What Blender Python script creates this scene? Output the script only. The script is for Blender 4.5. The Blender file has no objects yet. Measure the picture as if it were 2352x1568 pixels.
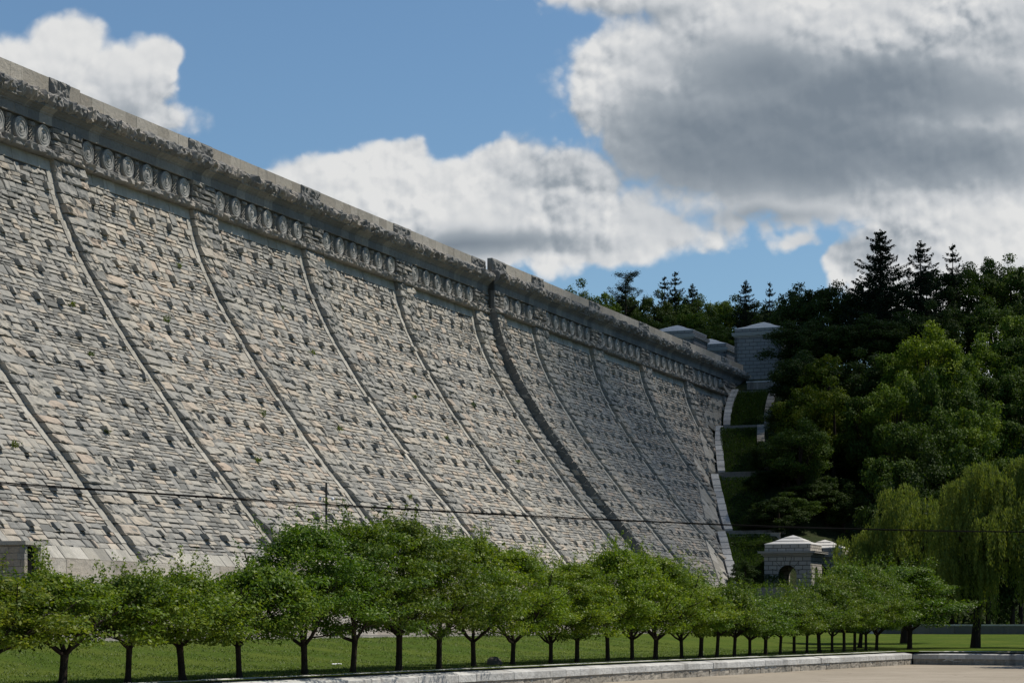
import bpy, math, random
import numpy as np

# ------------------------------------------------------------------ camera, light, exposure
FPX = 4837.0                      # focal length in pixels of a 2352 px wide frame
TH = math.atan((3110.0 - 1176.0) / FPX)
SN, CS, H0 = math.sin(TH), math.cos(TH), 107.35
sc = bpy.context.scene
col = sc.collection
cam_d = bpy.data.cameras.new('camera'); cam = bpy.data.objects.new('camera', cam_d); col.objects.link(cam)
cam.location = (0, 0, 0); cam.rotation_euler = (math.pi / 2, 0, 0)
cam_d.sensor_width = 36; cam_d.lens = FPX / 2352 * 36; cam_d.shift_y = (1430 - 784) / 2352
cam_d.clip_start = 0.5; cam_d.clip_end = 8000
sc.camera = cam
SUN = np.array([0.512, 0.150, 0.845]); SUN /= np.linalg.norm(SUN)
EL = math.asin(SUN[2]); AZ = math.atan2(SUN[0], SUN[1])
sl = bpy.data.lights.new('sun', 'SUN'); sl.energy = 5.0; sl.angle = math.radians(0.5); sl.color = (1.0, 0.92, 0.805)
so = bpy.data.objects.new('sun', sl); col.objects.link(so)
so.rotation_euler = (math.pi / 2 - EL, 0, -AZ + math.pi)
sc.view_settings.view_transform = 'Standard'; sc.view_settings.look = 'None'
sc.view_settings.gamma = 1; sc.view_settings.exposure = 0.12
sc.render.engine = 'CYCLES'
sc.cycles.max_bounces = 5; sc.cycles.transparent_max_bounces = 12

# ------------------------------------------------------------------ node helper
class NT:
    def __init__(s, tree): s.t = tree; s.n = tree.nodes; s.l = tree.links
    def new(s, typ, **kw):
        n = s.n.new(typ)
        for k, v in kw.items(): setattr(n, k, v)
        return n
    def put(s, sock, v):
        if isinstance(v, bpy.types.NodeSocket): s.l.new(v, sock)
        elif v is not None: sock.default_value = v
    def m(s, op, a, b=None, c=None, clamp=False):
        n = s.new('ShaderNodeMath', operation=op); n.use_clamp = clamp
        s.put(n.inputs[0], a); s.put(n.inputs[1], b); s.put(n.inputs[2], c)
        return n.outputs[0]
    def vm(s, op, a, b=None):
        n = s.new('ShaderNodeVectorMath', operation=op); s.put(n.inputs[0], a); s.put(n.inputs[1], b)
        return n.outputs['Value'] if op in ('LENGTH', 'DOT_PRODUCT', 'DISTANCE') else n.outputs[0]
    def noise(s, vec, scale, detail=4, rough=0.55, col=False, dist=0.0):
        n = s.new('ShaderNodeTexNoise'); s.put(n.inputs['Vector'], vec)
        n.inputs['Scale'].default_value = scale; n.inputs['Detail'].default_value = detail
        n.inputs['Roughness'].default_value = rough; n.inputs['Distortion'].default_value = dist
        return n.outputs['Color' if col else 'Fac']
    def mix(s, f, a, b, mode='MIX'):
        n = s.new('ShaderNodeMix', data_type='RGBA', blend_type=mode)
        s.put(n.inputs[0], f); s.put(n.inputs[6], a); s.put(n.inputs[7], b)
        return n.outputs[2]
    def ramp(s, f, stops):
        n = s.new('ShaderNodeValToRGB'); s.put(n.inputs[0], f)
        e = n.color_ramp.elements
        while len(e) < len(stops): e.new(0.5)
        for el, (p, c) in zip(e, stops):
            el.position = p; el.color = tuple(c) + (1,) if len(c) == 3 else c
        return n.outputs[0]
    def mr(s, v, a, b, c=0.0, d=1.0, smooth=True):
        n = s.new('ShaderNodeMapRange'); n.interpolation_type = 'SMOOTHSTEP' if smooth else 'LINEAR'
        s.put(n.inputs[0], v)
        for i, x in enumerate((a, b, c, d)): n.inputs[i + 1].default_value = x
        return n.outputs[0]

# ------------------------------------------------------------------ sky with its clouds
world = bpy.data.worlds.new('World'); sc.world = world; world.use_nodes = True
N = NT(world.node_tree); N.n.clear()
sky = N.new('ShaderNodeTexSky', sky_type='NISHITA', sun_disc=False)
sky.sun_elevation = EL; sky.sun_rotation = AZ; sky.altitude = 100; sky.air_density = 1.0; sky.dust_density = 0.6; sky.ozone_density = 3.0
tc = N.new('ShaderNodeTexCoord')
sp = N.new('ShaderNodeSeparateXYZ'); N.put(sp.inputs[0], tc.outputs['Generated'])
yy = N.m('MAXIMUM', N.m('ABSOLUTE', sp.outputs[1]), 0.05)
U = N.m('MULTIPLY_ADD', N.m('DIVIDE', sp.outputs[0], yy), 4.837, 1.176)
V = N.m('MULTIPLY_ADD', N.m('DIVIDE', sp.outputs[2], yy), -4.837, 1.43)
cv = N.new('ShaderNodeCombineXYZ'); N.put(cv.inputs[0], U); N.put(cv.inputs[1], V)
P0 = cv.outputs[0]
# cloud banks: heading, height, half width, half height, fullness
BANKS = [(.150, .13, .10, .10, 1), (.07, .22, .24, .14, 1), (.27, .20, .13, .10, 1), (.35, .14, .06, .07, .9), (.30, .28, .14, .07, .5),
         (.67, .43, .12, .06, .9), (.80, .45, .24, .11, 1), (.91, .40, .10, .08, .9), (1.0, .50, .34, .13, 1), (1.16, .41, .10, .09, .7), (1.28, .48, .24, .145, 1.0), (1.45, .53, .12, .08, 1), (1.25, .55, .42, .06, .8),
         (1.46, .20, .15, .15, 1.1), (1.60, .16, .20, .17, 1.1), (1.46, -.04, .34, .08, .8), (1.46, .30, .12, .06, .8), (1.75, .25, .44, .28, 1.3), (1.95, .10, .55, .26, 1.3), (2.15, .30, .44, .28, 1.2), (1.78, .43, .24, .06, .9), (2.10, .47, .22, .07, .9),
         (2.30, .10, .40, .34, 1.2), (2.07, .62, .16, .12, 1), (2.20, .56, .26, .20, 1.2), (2.38, .50, .26, .24, 1.2), (1.93, .61, .06, .06, .7), (1.83, .565, .04, .02, .2), (2.6, .3, .6, .7, 1)]
DARKS = [(1.80, .33, .55, .16, 1.2), (2.0, .22, .45, .13, 1), (1.60, .33, .26, .08, .9), (2.15, .36, .34, .10, .9), (1.75, .18, .28, .12, .8), (1.05, .56, .40, .035, .7), (.12, .34, .2, .08, .4), (.28, .26, .12, .05, .3),
         (1.32, .40, .12, .09, .25), (2.0, .56, .14, .05, .4), (1.45, .03, .2, .03, .3), (1.75, .50, .24, .04, .4), (2.25, .10, .2, .06, .2), (1.42, .29, .08, .03, .3)]
def blobs(Pv, lst, flat):
    acc = None
    for (a, b, ra, rb, k) in lst:
        d = N.vm('SUBTRACT', Pv, (a, b, 0)); d = N.vm('MULTIPLY', d, (1 / ra, 1 / rb, 0))
        v = N.m('MULTIPLY', N.m('SUBTRACT', 1.0, N.vm('LENGTH', d)), k)
        acc = v if acc is None else N.m('SMOOTH_MAX', acc, v, 0.15)
    return acc
def puff(Pv, sc_):
    v = N.new('ShaderNodeTexVoronoi', feature='SMOOTH_F1', voronoi_dimensions='2D'); N.put(v.inputs['Vector'], Pv)
    v.inputs['Scale'].default_value = sc_; v.inputs['Smoothness'].default_value = .25
    return N.m('SUBTRACT', .5, v.outputs['Distance'])
def puffs(Pv):
    w = N.vm('MULTIPLY', N.vm('SUBTRACT', N.noise(Pv, 9.0, 5, .6, col=True), (.5, .5, .5)), (.05, .05, 0))
    Q = N.vm('ADD', Pv, w)
    a_ = N.m('MULTIPLY', puff(Q, 9.0), .62); b_ = N.m('MULTIPLY', puff(Q, 21.0), .30); c_ = N.m('MULTIPLY', puff(Q, 47.0), .13)
    return N.m('ADD', N.m('ADD', a_, b_), N.m('ADD', c_, N.m('MULTIPLY', N.m('SUBTRACT', N.noise(Pv, 30.0, 6, .65), .5), .22)))
def banks(Pv):
    w = N.vm('MULTIPLY', N.vm('SUBTRACT', N.noise(Pv, 5.0, 3, .5, col=True), (.5, .5, .5)), (.10, .07, 0))
    Q = N.vm('ADD', Pv, w)
    return blobs(Q, BANKS, False), Q
b0, Q0 = banks(P0); p0 = puffs(P0); p1 = puffs(N.vm('ADD', P0, (.010, -.016, 0)))
d0 = N.m('ADD', N.m('SUBTRACT', b0, .03), N.m('MULTIPLY', p0, .52))
soft = N.noise(P0, 3.0, 3, .5)
alpha = N.mr(d0, -.07, .16); alpha2 = N.mr(d0, -.14, .26)
alpha = N.m('MULTIPLY', 1.0, N.m('ADD', N.m('MULTIPLY', alpha, N.mr(soft, .40, .56)), N.m('MULTIPLY', alpha2, N.m('SUBTRACT', 1.0, N.mr(soft, .40, .56)))))
alpha = N.m('MULTIPLY', alpha, N.mr(sp.outputs[1], .0, .12))
relief = N.m('MULTIPLY', N.m('SUBTRACT', p0, p1), N.mr(N.noise(P0, 2.6, 3, .5), .35, .65, .2, 1.5))
dk = N.mr(blobs(Q0, DARKS, True), -.45, .80)
dk = N.m('ADD', N.m('MULTIPLY', dk, .90), N.m('MULTIPLY', N.m('SUBTRACT', N.noise(P0, 3.5, 5, .5), .5), .36))
dk = N.m('ADD', dk, .06)
dk = N.m('SUBTRACT', dk, N.m('MULTIPLY', relief, N.mr(dk, .2, 1.0, 1.0, .18)), clamp=True)
ccol = N.ramp(dk, [(0, (8.3, 8.3, 8.2)), (.3, (6.4, 6.6, 6.8)), (.65, (3.6, 4.0, 4.4)), (1, (2.1, 2.5, 2.95))])
tr = N.vm('MULTIPLY', sky.outputs[0], (.90, 1.05, 1.09))
mixc = N.mix(N.m('MULTIPLY', alpha, .97), tr, ccol)
bg = N.new('ShaderNodeBackground'); N.put(bg.inputs[0], mixc); bg.inputs[1].default_value = 0.085
wo = N.new('ShaderNodeOutputWorld'); N.l.new(bg.outputs[0], wo.inputs[0])
world.cycles.sampling_method = 'MANUAL'; world.cycles.sample_map_resolution = 512

# ------------------------------------------------------------------ frames and helpers
ROT = math.pi / 2 - TH            # heading of the dam's length
def W(s, q, z=0.0):               # dam coordinates (along, out towards the valley, up) to world
    return (s * SN + (q - H0) * CS, s * CS - (q - H0) * SN, z)
def at(x, Y): return ((x - 1176) / FPX * Y)
def px(x, y, Y): return (at(x, Y), Y, (1430 - y) / FPX * Y)
def SQ(X, Y): return X * SN + Y * CS, X * CS - Y * SN + H0

class MB:
    def __init__(s): s.v = []; s.f4 = []; s.f3 = []; s.n = 0; s.tint = []; s.big = []
    def add(s, v, q=None, t=None, tint=0.5):
        v = np.asarray(v, float).reshape(-1, 3)
        if q is not None and len(q): s.f4.append(np.asarray(q, int).reshape(-1, 4) + s.n)
        if t is not None and len(t): s.f3.append(np.asarray(t, int).reshape(-1, 3) + s.n)
        s.v.append(v); s.n += len(v)
        s.tint.append(np.broadcast_to(np.asarray(tint, float), (len(v),)).copy())
    def ngon(s, idx): s.big.append([i for i in idx])
    def box(s, lo, hi, tint=0.5, M=None):
        x0, y0, z0 = lo; x1, y1, z1 = hi
        v = np.array([(x0, y0, z0), (x1, y0, z0), (x1, y1, z0), (x0, y1, z0), (x0, y0, z1), (x1, y0, z1), (x1, y1, z1), (x0, y1, z1)], float)
        if M is not None: v = M(v)
        s.add(v, [(0, 3, 2, 1), (4, 5, 6, 7), (0, 1, 5, 4), (1, 2, 6, 5), (2, 3, 7, 6), (3, 0, 4, 7)], tint=tint)
    def tube(s, pts, rad, k=7, tint=0.5, cap=True):
        pts = np.asarray(pts, float); n = len(pts)
        rad = np.broadcast_to(np.asarray(rad, float), (n,))
        T = np.gradient(pts, axis=0); T /= np.linalg.norm(T, axis=1)[:, None] + 1e-9
        ref = np.array([0.13, 1, 0.07]) if abs(T[0][2]) > .5 else np.array([0, 0, 1.0])
        A = np.cross(T, ref); A /= np.linalg.norm(A, axis=1)[:, None] + 1e-9
        B = np.cross(T, A)
        an = np.arange(k) / k * 2 * np.pi
        v = pts[:, None, :] + rad[:, None, None] * (A[:, None, :] * np.cos(an)[None, :, None] + B[:, None, :] * np.sin(an)[None, :, None])
        i = np.arange(n - 1)[:, None]; j = np.arange(k)[None, :]; j2 = (j + 1) % k
        q = np.stack([i * k + j, i * k + j2, (i + 1) * k + j2, (i + 1) * k + j], -1).reshape(-1, 4)
        base = s.n; s.add(v.reshape(-1, 3), q, tint=tint)
        if cap:
            s.ngon([base + a for a in range(k)][::-1]); s.ngon([base + (n - 1) * k + a for a in range(k)])
    def grid(s, G, tint=0.5, flip=False):     # G: (a,b,3)
        a, b = G.shape[:2]
        i = np.arange(a - 1)[:, None]; j = np.arange(b - 1)[None, :]
        q = np.stack([i * b + j, i * b + j + 1, (i + 1) * b + j + 1, (i + 1) * b + j], -1).reshape(-1, 4)
        if flip: q = q[:, ::-1]
        s.add(G.reshape(-1, 3), q, tint=tint)
    def build(s, name, mat, parent=None, smooth=False):
        me = bpy.data.meshes.new(name)
        V_ = np.concatenate(s.v) if s.v else np.zeros((0, 3))
        f4 = np.concatenate(s.f4) if s.f4 else np.zeros((0, 4), int)
        f3 = np.concatenate(s.f3) if s.f3 else np.zeros((0, 3), int)
        bl = [np.array(b) for b in s.big]
        loops = np.concatenate([f4.ravel(), f3.ravel()] + bl)
        tot = np.concatenate([np.full(len(f4), 4), np.full(len(f3), 3), np.array([len(b) for b in bl], int)]).astype(int)
        st = np.concatenate([[0], np.cumsum(tot)[:-1]]).astype(int)
        me.vertices.add(len(V_)); me.vertices.foreach_set('co', V_.ravel())
        me.loops.add(len(loops)); me.loops.foreach_set('vertex_index', loops.astype(np.int32))
        me.polygons.add(len(tot)); me.polygons.foreach_set('loop_start', st.astype(np.int32)); me.polygons.foreach_set('loop_total', tot.astype(np.int32))
        me.polygons.foreach_set('use_smooth', np.full(len(tot), bool(smooth)))
        at_ = me.attributes.new('tint', 'FLOAT', 'POINT'); at_.data.foreach_set('value', np.concatenate(s.tint).astype(np.float32))
        me.update(calc_edges=True); me.validate()
        if mat: me.materials.append(mat)
        o = bpy.data.objects.new(name, me); col.objects.link(o)
        if parent: o.parent = parent
        return o
def tag(o, label=None, cat=None, group=None, kind=None):
    for k, v in (('label', label), ('category', cat), ('group', group), ('kind', kind)):
        if v: o[k] = v
    return o
def empty(name, loc, rz=0.0, label=None, cat=None, group=None):
    o = bpy.data.objects.new(name, None); col.objects.link(o); o.location = loc; o.rotation_euler = (0, 0, rz)
    return tag(o, label, cat, group)
def dup(root, loc, rz, label, group=None, scale=None, color=None):
    r = root.copy(); col.objects.link(r); r.location = loc; r.rotation_euler = (0, 0, rz); r['label'] = label
    if group: r['group'] = group
    if scale is not None: r.scale = scale
    for ch in list(root.children):
        c = ch.copy(); col.objects.link(c); c.parent = r
        if color is not None: c.color = color
        for g in list(ch.children):
            d = g.copy(); col.objects.link(d); d.parent = c
    return r

# ------------------------------------------------------------------ materials
def mat(name, rough=0.9, spec=0.2):
    m = bpy.data.materials.new(name); m.use_nodes = True
    n = NT(m.node_tree); b = n.n['Principled BSDF']; b.inputs['Roughness'].default_value = rough
    b.inputs['Specular IOR Level'].default_value = spec
    return m, n, b
def bump(n, b, h, dist, strength=0.7):
    bn = n.new('ShaderNodeBump'); bn.inputs['Distance'].default_value = dist; bn.inputs['Strength'].default_value = strength
    n.put(bn.inputs['Height'], h); n.put(b.inputs['Normal'], bn.outputs[0])
def attr(n, name='tint'):
    a = n.new('ShaderNodeAttribute'); a.attribute_name = name; return a.outputs['Fac']
def objc(n):
    t = n.new('ShaderNodeTexCoord'); return t.outputs['Object']

def stone_mat(name, stops, mott=0.35, streak=0.25, dark=1.0):
    m, n, b = mat(name, .92, .15); P = objc(n)
    c = n.ramp(attr(n), stops)
    c = n.mix(n.mr(n.noise(P, 2.6, 6, .65), .3, .75, 0, mott), c, (.10, .10, .095, 1))
    big = n.mr(n.noise(P, .07, 4, .55), .38, .68, 0, .34)
    c = n.mix(big, c, n.mix(1.0, c, (.72, .76, .82, 1), 'MULTIPLY'))
    warm = n.mr(n.noise(n.vm('ADD', P, (31, 7, 3)), .9, 5, .6), .55, .8, 0, .3)
    c = n.mix(warm, c, (.33, .24, .15, 1))
    st = n.noise(n.vm('MULTIPLY', P, (2.2, .35, .12)), 1.0, 5, .6)
    st2 = n.noise(n.vm('MULTIPLY', n.vm('ADD', P, (7, 1, 2)), (.55, .06, .05)), 1.0, 4, .55)
    c = n.mix(n.mr(st2, .54, .72, 0, streak * .9), c, (.12, .118, .11, 1))
    c = n.mix(n.mr(st, .56, .78, 0, streak), c, (.075, .075, .072, 1))
    lime = n.noise(n.vm('MULTIPLY', n.vm('ADD', P, (40, 3, 9)), (1.5, .10, .07)), 1.0, 5, .6)
    c = n.mix(n.mr(lime, .62, .80, 0, streak * .8), c, (.46, .445, .40, 1))
    c = n.mix(1.0, c, (dark, dark, dark, 1), 'MULTIPLY')
    n.put(b.inputs['Base Color'], c)
    h = n.m('ADD', n.noise(P, 1.7, 7, .65), n.m('MULTIPLY', n.noise(P, 7.0, 5, .6), .35))
    bump(n, b, h, .14, .8)
    return m
PAL = [(0, (.16, .16, .148)), (.16, (.25, .248, .23)), (.38, (.315, .305, .275)), (.60, (.37, .348, .30)), (.78, (.40, .355, .29)), (.90, (.42, .345, .275)), (1, (.49, .445, .37))]
M_rub = stone_mat('rubble_granite', PAL)
M_pil = stone_mat('rock_faced_granite', [(0, (.17, .17, .16)), (.35, (.25, .25, .23)), (.6, (.30, .28, .24)), (.85, (.33, .275, .215)), (1, (.38, .34, .28))], .45, .3)
M_old = stone_mat('weathered_granite', [(0, (.11, .115, .11)), (.4, (.17, .17, .16)), (.75, (.23, .22, .195)), (1, (.33, .31, .27))], .5, .45)
M_cor = stone_mat('rock_cornice_granite', [(0, (.16, .16, .155)), (.5, (.24, .235, .22)), (1, (.34, .31, .27))], .5, .35)
M_smooth = stone_mat('dressed_granite', [(0, (.29, .275, .235)), (.5, (.37, .355, .31)), (1, (.45, .43, .38))], .25, .6)
M_par = stone_mat('parapet_granite', [(0, (.25, .23, .195)), (.5, (.30, .28, .24)), (1, (.36, .335, .29))], .2, .30)
M_med = stone_mat('carved_granite', [(0, (.25, .25, .235)), (1, (.33, .33, .31))], .25, .25)
M_gap, n, b = mat('mortar_shadow_joint', 1, 0); b.inputs['Base Color'].default_value = (.07, .068, .062, 1)
M_plinth = stone_mat('plinth_granite', [(0, (.36, .32, .265)), (.5, (.42, .385, .33)), (1, (.48, .45, .39))], .12, .3)
M_cope = stone_mat('coping_granite', [(0, (.40, .40, .385)), (1, (.54, .54, .52))], .3, .6)
M_wall = stone_mat('channel_wall_granite', [(0, (.24, .22, .185)), (1, (.36, .33, .28))], .5, .8)

def plain(name, c, rough=.8, spec=.3, metal=0):
    m, n, b = mat(name, rough, spec); b.inputs['Base Color'].default_value = c + (1,); b.inputs['Metallic'].default_value = metal
    return m
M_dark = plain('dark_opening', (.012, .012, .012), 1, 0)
M_pole = plain('weathered_pole_paint', (.035, .033, .032), .6)
M_white = plain('white_housing', (.75, .76, .78), .4)
M_wire = plain('black_cable', (.008, .008, .008), 1, 0)

def ground_mat(name, c1, c2, c3, s1=.25, s2=6, bd=.12, bs=9, extra=None):
    m, n, b = mat(name, 1, .05); P = objc(n)
    c = n.mix(n.mr(n.noise(P, s1, 5, .6), .35, .65), c1, c2)
    c = n.mix(n.mr(n.noise(P, s2, 5, .7), .45, .75, 0, .7), c, c3)
    if extra == 'paving':
        w = n.vm('ADD', P, n.vm('MULTIPLY', n.vm('SUBTRACT', n.noise(P, .6, 5, .6, col=True), (.5, .5, .5)), (1.6, 1.6, 0)))
        v = n.new('ShaderNodeTexVoronoi', feature='DISTANCE_TO_EDGE'); n.put(v.inputs['Vector'], w); v.inputs['Scale'].default_value = .16
        c = n.mix(n.mr(v.outputs['Distance'], .0, .012, .55, 0), c, (.13, .11, .085, 1))
        c = n.mix(n.mr(n.noise(n.vm('MULTIPLY', P, (.35, 1.0, 1)), .5, 6, .65), .55, .72, 0, .45), c, (.20, .17, .13, 1))
        c = n.mix(n.mr(n.noise(P, 3.0, 3, .5), .70, .74, 0, .5), c, (.12, .10, .08, 1))
    if extra == 'lawn':
        c = n.mix(n.mr(n.noise(P, .55, 6, .7), .56, .74, 0, .65), c, (.11, .115, .035, 1))
        c = n.mix(n.mr(n.noise(n.vm('ADD', P, (9, 4, 0)), .9, 5, .7), .62, .74, 0, .6), c, (.10, .080, .045, 1))
        c = n.mix(n.mr(n.noise(P, 7, 3, .6), .66, .70, 0, .6), c, (.20, .20, .10, 1))
    n.put(b.inputs['Base Color'], c); bump(n, b, n.noise(P, bs, 6, .7), bd, 1)
    return m
M_lawn = ground_mat('lawn_grass', (.055, .092, .012, 1), (.085, .115, .018, 1), (.034, .062, .009, 1), .16, 1.3, .22, 4, 'lawn')
M_hill = ground_mat('undergrowth_soil', (.020, .035, .012, 1), (.035, .045, .02, 1), (.045, .04, .028, 1), .2, 2, .5, 2)
M_pave = ground_mat('tan_pavement', (.25, .22, .175, 1), (.30, .265, .215, 1), (.22, .195, .155, 1), .12, .8, .01, 14, 'paving')
M_asph = ground_mat('grey_asphalt', (.10, .098, .095, 1), (.13, .125, .12, 1), (.08, .08, .08, 1), .3, 8, .01, 40)
M_bark = ground_mat('dark_bark', (.030, .024, .020, 1), (.045, .036, .028, 1), (.018, .015, .012, 1), 2, 10, .05, 12)
M_twig = plain('bare_grey_twigs', (.22, .18, .15), .9, .1)
M_wat = plain('grey_rock', (.10, .09, .08), .9)

def leaf_mat(name, base, vary=.45, trans=.35, rough=.55, spec=.3):
    m = bpy.data.materials.new(name); m.use_nodes = True; n = NT(m.node_tree); b = n.n['Principled BSDF']
    oi = n.new('ShaderNodeObjectInfo')
    c = n.mix(1.0, (base[0], base[1], base[2], 1), oi.outputs['Color'], 'MULTIPLY')
    t = attr(n)
    dk_ = n.mix(1.0, c, (.45, .55, .5, 1), 'MULTIPLY'); lt = n.mix(1.0, c, (1.7, 1.35, 1.1, 1), 'MULTIPLY')
    c = n.mix(n.mr(t, 0, .5, 0, 1, False), dk_, c); c = n.mix(n.mr(t, .5, 1, 0, vary * 1.6, False), c, lt)
    n.put(b.inputs['Base Color'], c); b.inputs['Roughness'].default_value = rough; b.inputs['Specular IOR Level'].default_value = spec
    tr_ = n.new('ShaderNodeBsdfTranslucent'); n.put(tr_.inputs[0], n.mix(1.0, c, (1.3, 1.35, .55, 1), 'MULTIPLY'))
    ms = n.new('ShaderNodeMixShader'); ms.inputs[0].default_value = trans
    n.l.new(b.outputs[0], ms.inputs[1]); n.l.new(tr_.outputs[0], ms.inputs[2])
    n.l.new(ms.outputs[0], n.n['Material Output'].inputs[0])
    return m
M_cherry = leaf_mat('cherry_leaves', (.088, .142, .013), .9, .36, .5, .22)
M_leaf = leaf_mat('broad_leaves', (.052, .082, .015), .5, .28, .65, .12)
M_need = leaf_mat('spruce_needles', (.016, .030, .015), .3, .1, .8, .1)
M_will = leaf_mat('willow_leaves', (.15, .19, .042), .4, .35, .6, .15)
M_weed = leaf_mat('weed_leaves', (.09, .13, .03), .4, .3)
M_tgr = leaf_mat('long_grass_blades', (.048, .088, .018), .5, .3)

# ------------------------------------------------------------------ dam profile
PZ = np.array([60, 48.06, 44, 41, 40.75, 38.93, 37.25, 35.70, 34.12, 32.56, 31.26, 29.95, 29.04, 27.87, 26.70, 25.66, 24.62, 22.89, 21.13, 19.48, 17.73, 16.09, 14.58, 13.19, 11.70, 10.44, 8.84, 4.45, -2])
PQ = np.array([0, 0, 0, 0, .03, .42, .91, 1.50, 2.25, 3.01, 3.70, 4.53, 5.10, 5.89, 6.60, 7.30, 8.0, 9.26, 10.55, 11.84, 13.12, 14.39, 15.66, 16.92, 18.17, 19.17, 20.54, 24.3, 29.9])
def Pq(z): return np.interp(z, PZ[::-1], PQ[::-1])
zz = np.linspace(41.0, 4.45, 800); qq = Pq(zz)
kern = np.ones(41) / 41; qs = np.convolve(np.pad(qq, 20, mode='edge'), kern, 'valid'); qs[:15] = qq[:15]; qs[-15:] = qq[-15:]; qq = qs
tt = np.concatenate([[0], np.cumsum(np.hypot(np.diff(zz), np.diff(qq)))]); TMAX = tt[-1]
nq_ = -np.gradient(zz, tt); nz_ = np.gradient(qq, tt)      # outward normal in (q,z)
def T_of_z(z): return float(np.interp(-z, -zz, tt))
def surf(s, t, off, dq=0.0, dz=0.0):                       # dam-local coordinates: x along, y = -q, z up
    t = np.asarray(t, float)
    q = np.interp(t, tt, qq) + off * np.interp(t, tt, nq_) + dq
    z = np.interp(t, tt, zz) + off * np.interp(t, tt, nz_) + dz
    s = np.broadcast_to(s, q.shape)
    return np.stack([s, -q, z], -1)
def surfh(s, t, off, dq=0.0, dz=0.0):                      # the same face, but stones project level, as they are bedded
    t = np.asarray(t, float)
    q = np.interp(t, tt, qq) + off; z = np.interp(t, tt, zz) + 0 * off
    s = np.broadcast_to(s, q.shape)
    return np.stack([s, -(q + dq), z + dz], -1)
def flat(s, t, off, dq=0.0, dz=0.0):                       # vertical zone: t is height z
    t = np.asarray(t, float); q = off + dq + 0 * t
    return np.stack([np.broadcast_to(s, q.shape), -q, t + dz], -1)

def stones(mb, R, rng, fn, base=0.0, gap=.022, rough=.05, bulge=.05, tilt=.05, edge=.04, depth=.16, lift=.05, nu=4, nv=3, cj=.02, over=.0, tints=None, dq=0.0, dz=0.0):
    """R: rectangles (s0,s1,t0,t1); every stone gets its own rough face, edges and sides."""
    R = np.asarray(R, float); n = len(R)
    if n == 0: return
    u = np.concatenate([[0], np.linspace(.12, .88, nu - 2), [1]]) if nu > 2 else np.array([0, 1.])
    v = np.concatenate([[0], np.linspace(.16, .84, nv - 2), [1]]) if nv > 2 else np.array([0, 1.])
    u = np.concatenate([[0], u, [1]]); v = np.concatenate([[0], v, [1]])
    nu_, nv_ = len(u), len(v)
    s0, s1, t0, t1 = [R[:, i][:, None, None] for i in range(4)]
    s0 = s0 + gap; s1 = s1 - gap; t0 = t0 + gap; t1 = t1 - gap
    UU = u[None, None, :]; VV = v[None, :, None]
    j = rng.normal(0, cj, (n, 8))[:, :, None, None]
    S = s0 + (s1 - s0) * UU + (j[:, 0] * (1 - UU) + j[:, 1] * UU) * (1 - VV) + (j[:, 2] * (1 - UU) + j[:, 3] * UU) * VV
    T = t0 + (t1 - t0) * VV + (j[:, 4] * (1 - UU) + j[:, 5] * UU) * (1 - VV) + (j[:, 6] * (1 - UU) + j[:, 7] * UU) * VV
    inner = np.zeros((nv_, nu_)); inner[2:-2, 2:-2] = 1
    skirt = np.zeros((nv_, nu_)); skirt[0] = skirt[-1] = 1; skirt[:, 0] = skirt[:, -1] = 1
    lf = rng.normal(0, lift, (n, 1, 1)); tx = rng.normal(0, tilt, (n, 1, 1)); ty = rng.normal(over, tilt, (n, 1, 1))
    nz = rng.normal(0, rough, (n, nv_, nu_))
    off = base + lf + tx * (UU - .5) + ty * (VV - .5) + nz * (.45 + .55 * inner) + (bulge * inner - edge * (1 - inner))
    S = S + rng.normal(0, rough * .35, S.shape) * (1 - inner)
    off = off * (1 - skirt) + (base - depth) * skirt
    # skirt vertices follow their neighbour sideways
    V_ = fn(S, T, off, dq, dz)
    idx = np.arange(nv_ * nu_).reshape(nv_, nu_)
    q1 = np.stack([idx[:-1, :-1], idx[1:, :-1], idx[1:, 1:], idx[:-1, 1:]], -1).reshape(-1, 4)
    if fn is flat: q1 = q1[:, ::-1]
    Q = (q1[None] + (np.arange(n) * nv_ * nu_)[:, None, None]).reshape(-1, 4)
    if tints is None: tints = rng.beta(1.6, 1.8, n)
    mb.add(V_.reshape(-1, 3), Q[:, ::-1] if False else Q, tint=np.repeat(tints, nv_ * nu_))

def rubble(S0, S1, T0, T1, rng):
    R = []; t = T0
    while t < T1 - .25:
        hb = rng.uniform(.85, 1.25)
        if T1 - t - hb < .45: hb = T1 - t
        s = S0
        while s < S1 - .05:
            k = rng.random()
            if k < .22:
                w = rng.uniform(.7, 1.3)
                if S1 - s - w < .5: w = S1 - s
                R.append((s, s + w, t, t + hb)); s += w
            else:
                w = rng.uniform(1.8, 4.2)
                if S1 - s - w < 1.0: w = S1 - s
                if k < .40: cuts = [0, rng.uniform(.25, .4), rng.uniform(.6, .75), 1]
                else: cuts = [0, rng.uniform(.38, .62), 1]
                for a, b_ in zip(cuts[:-1], cuts[1:]):
                    x = s
                    while x < s + w - .02:
                        ww = rng.uniform(.55, 1.75)
                        if s + w - x - ww < .4: ww = s + w - x
                        R.append((x, x + ww, t + a * hb, t + b_ * hb)); x += ww
                s += w
        t += hb
    return R

dam = empty('dam', W(0, 0, 0), ROT, 'long curved grey granite masonry dam with pilasters, medallion frieze and parapet', 'dam')
DZ_R, DQ_R = .25, .9
JL = [62, 86, 110, 134, 158, 182, 206, 230, 254.2]
JR = [258.8, 273.5, 297.2, 320.9, 344.6, 368.3]
PW = 4.7
ZC = lambda s: np.interp(s, CS_, CZ_)
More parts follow.
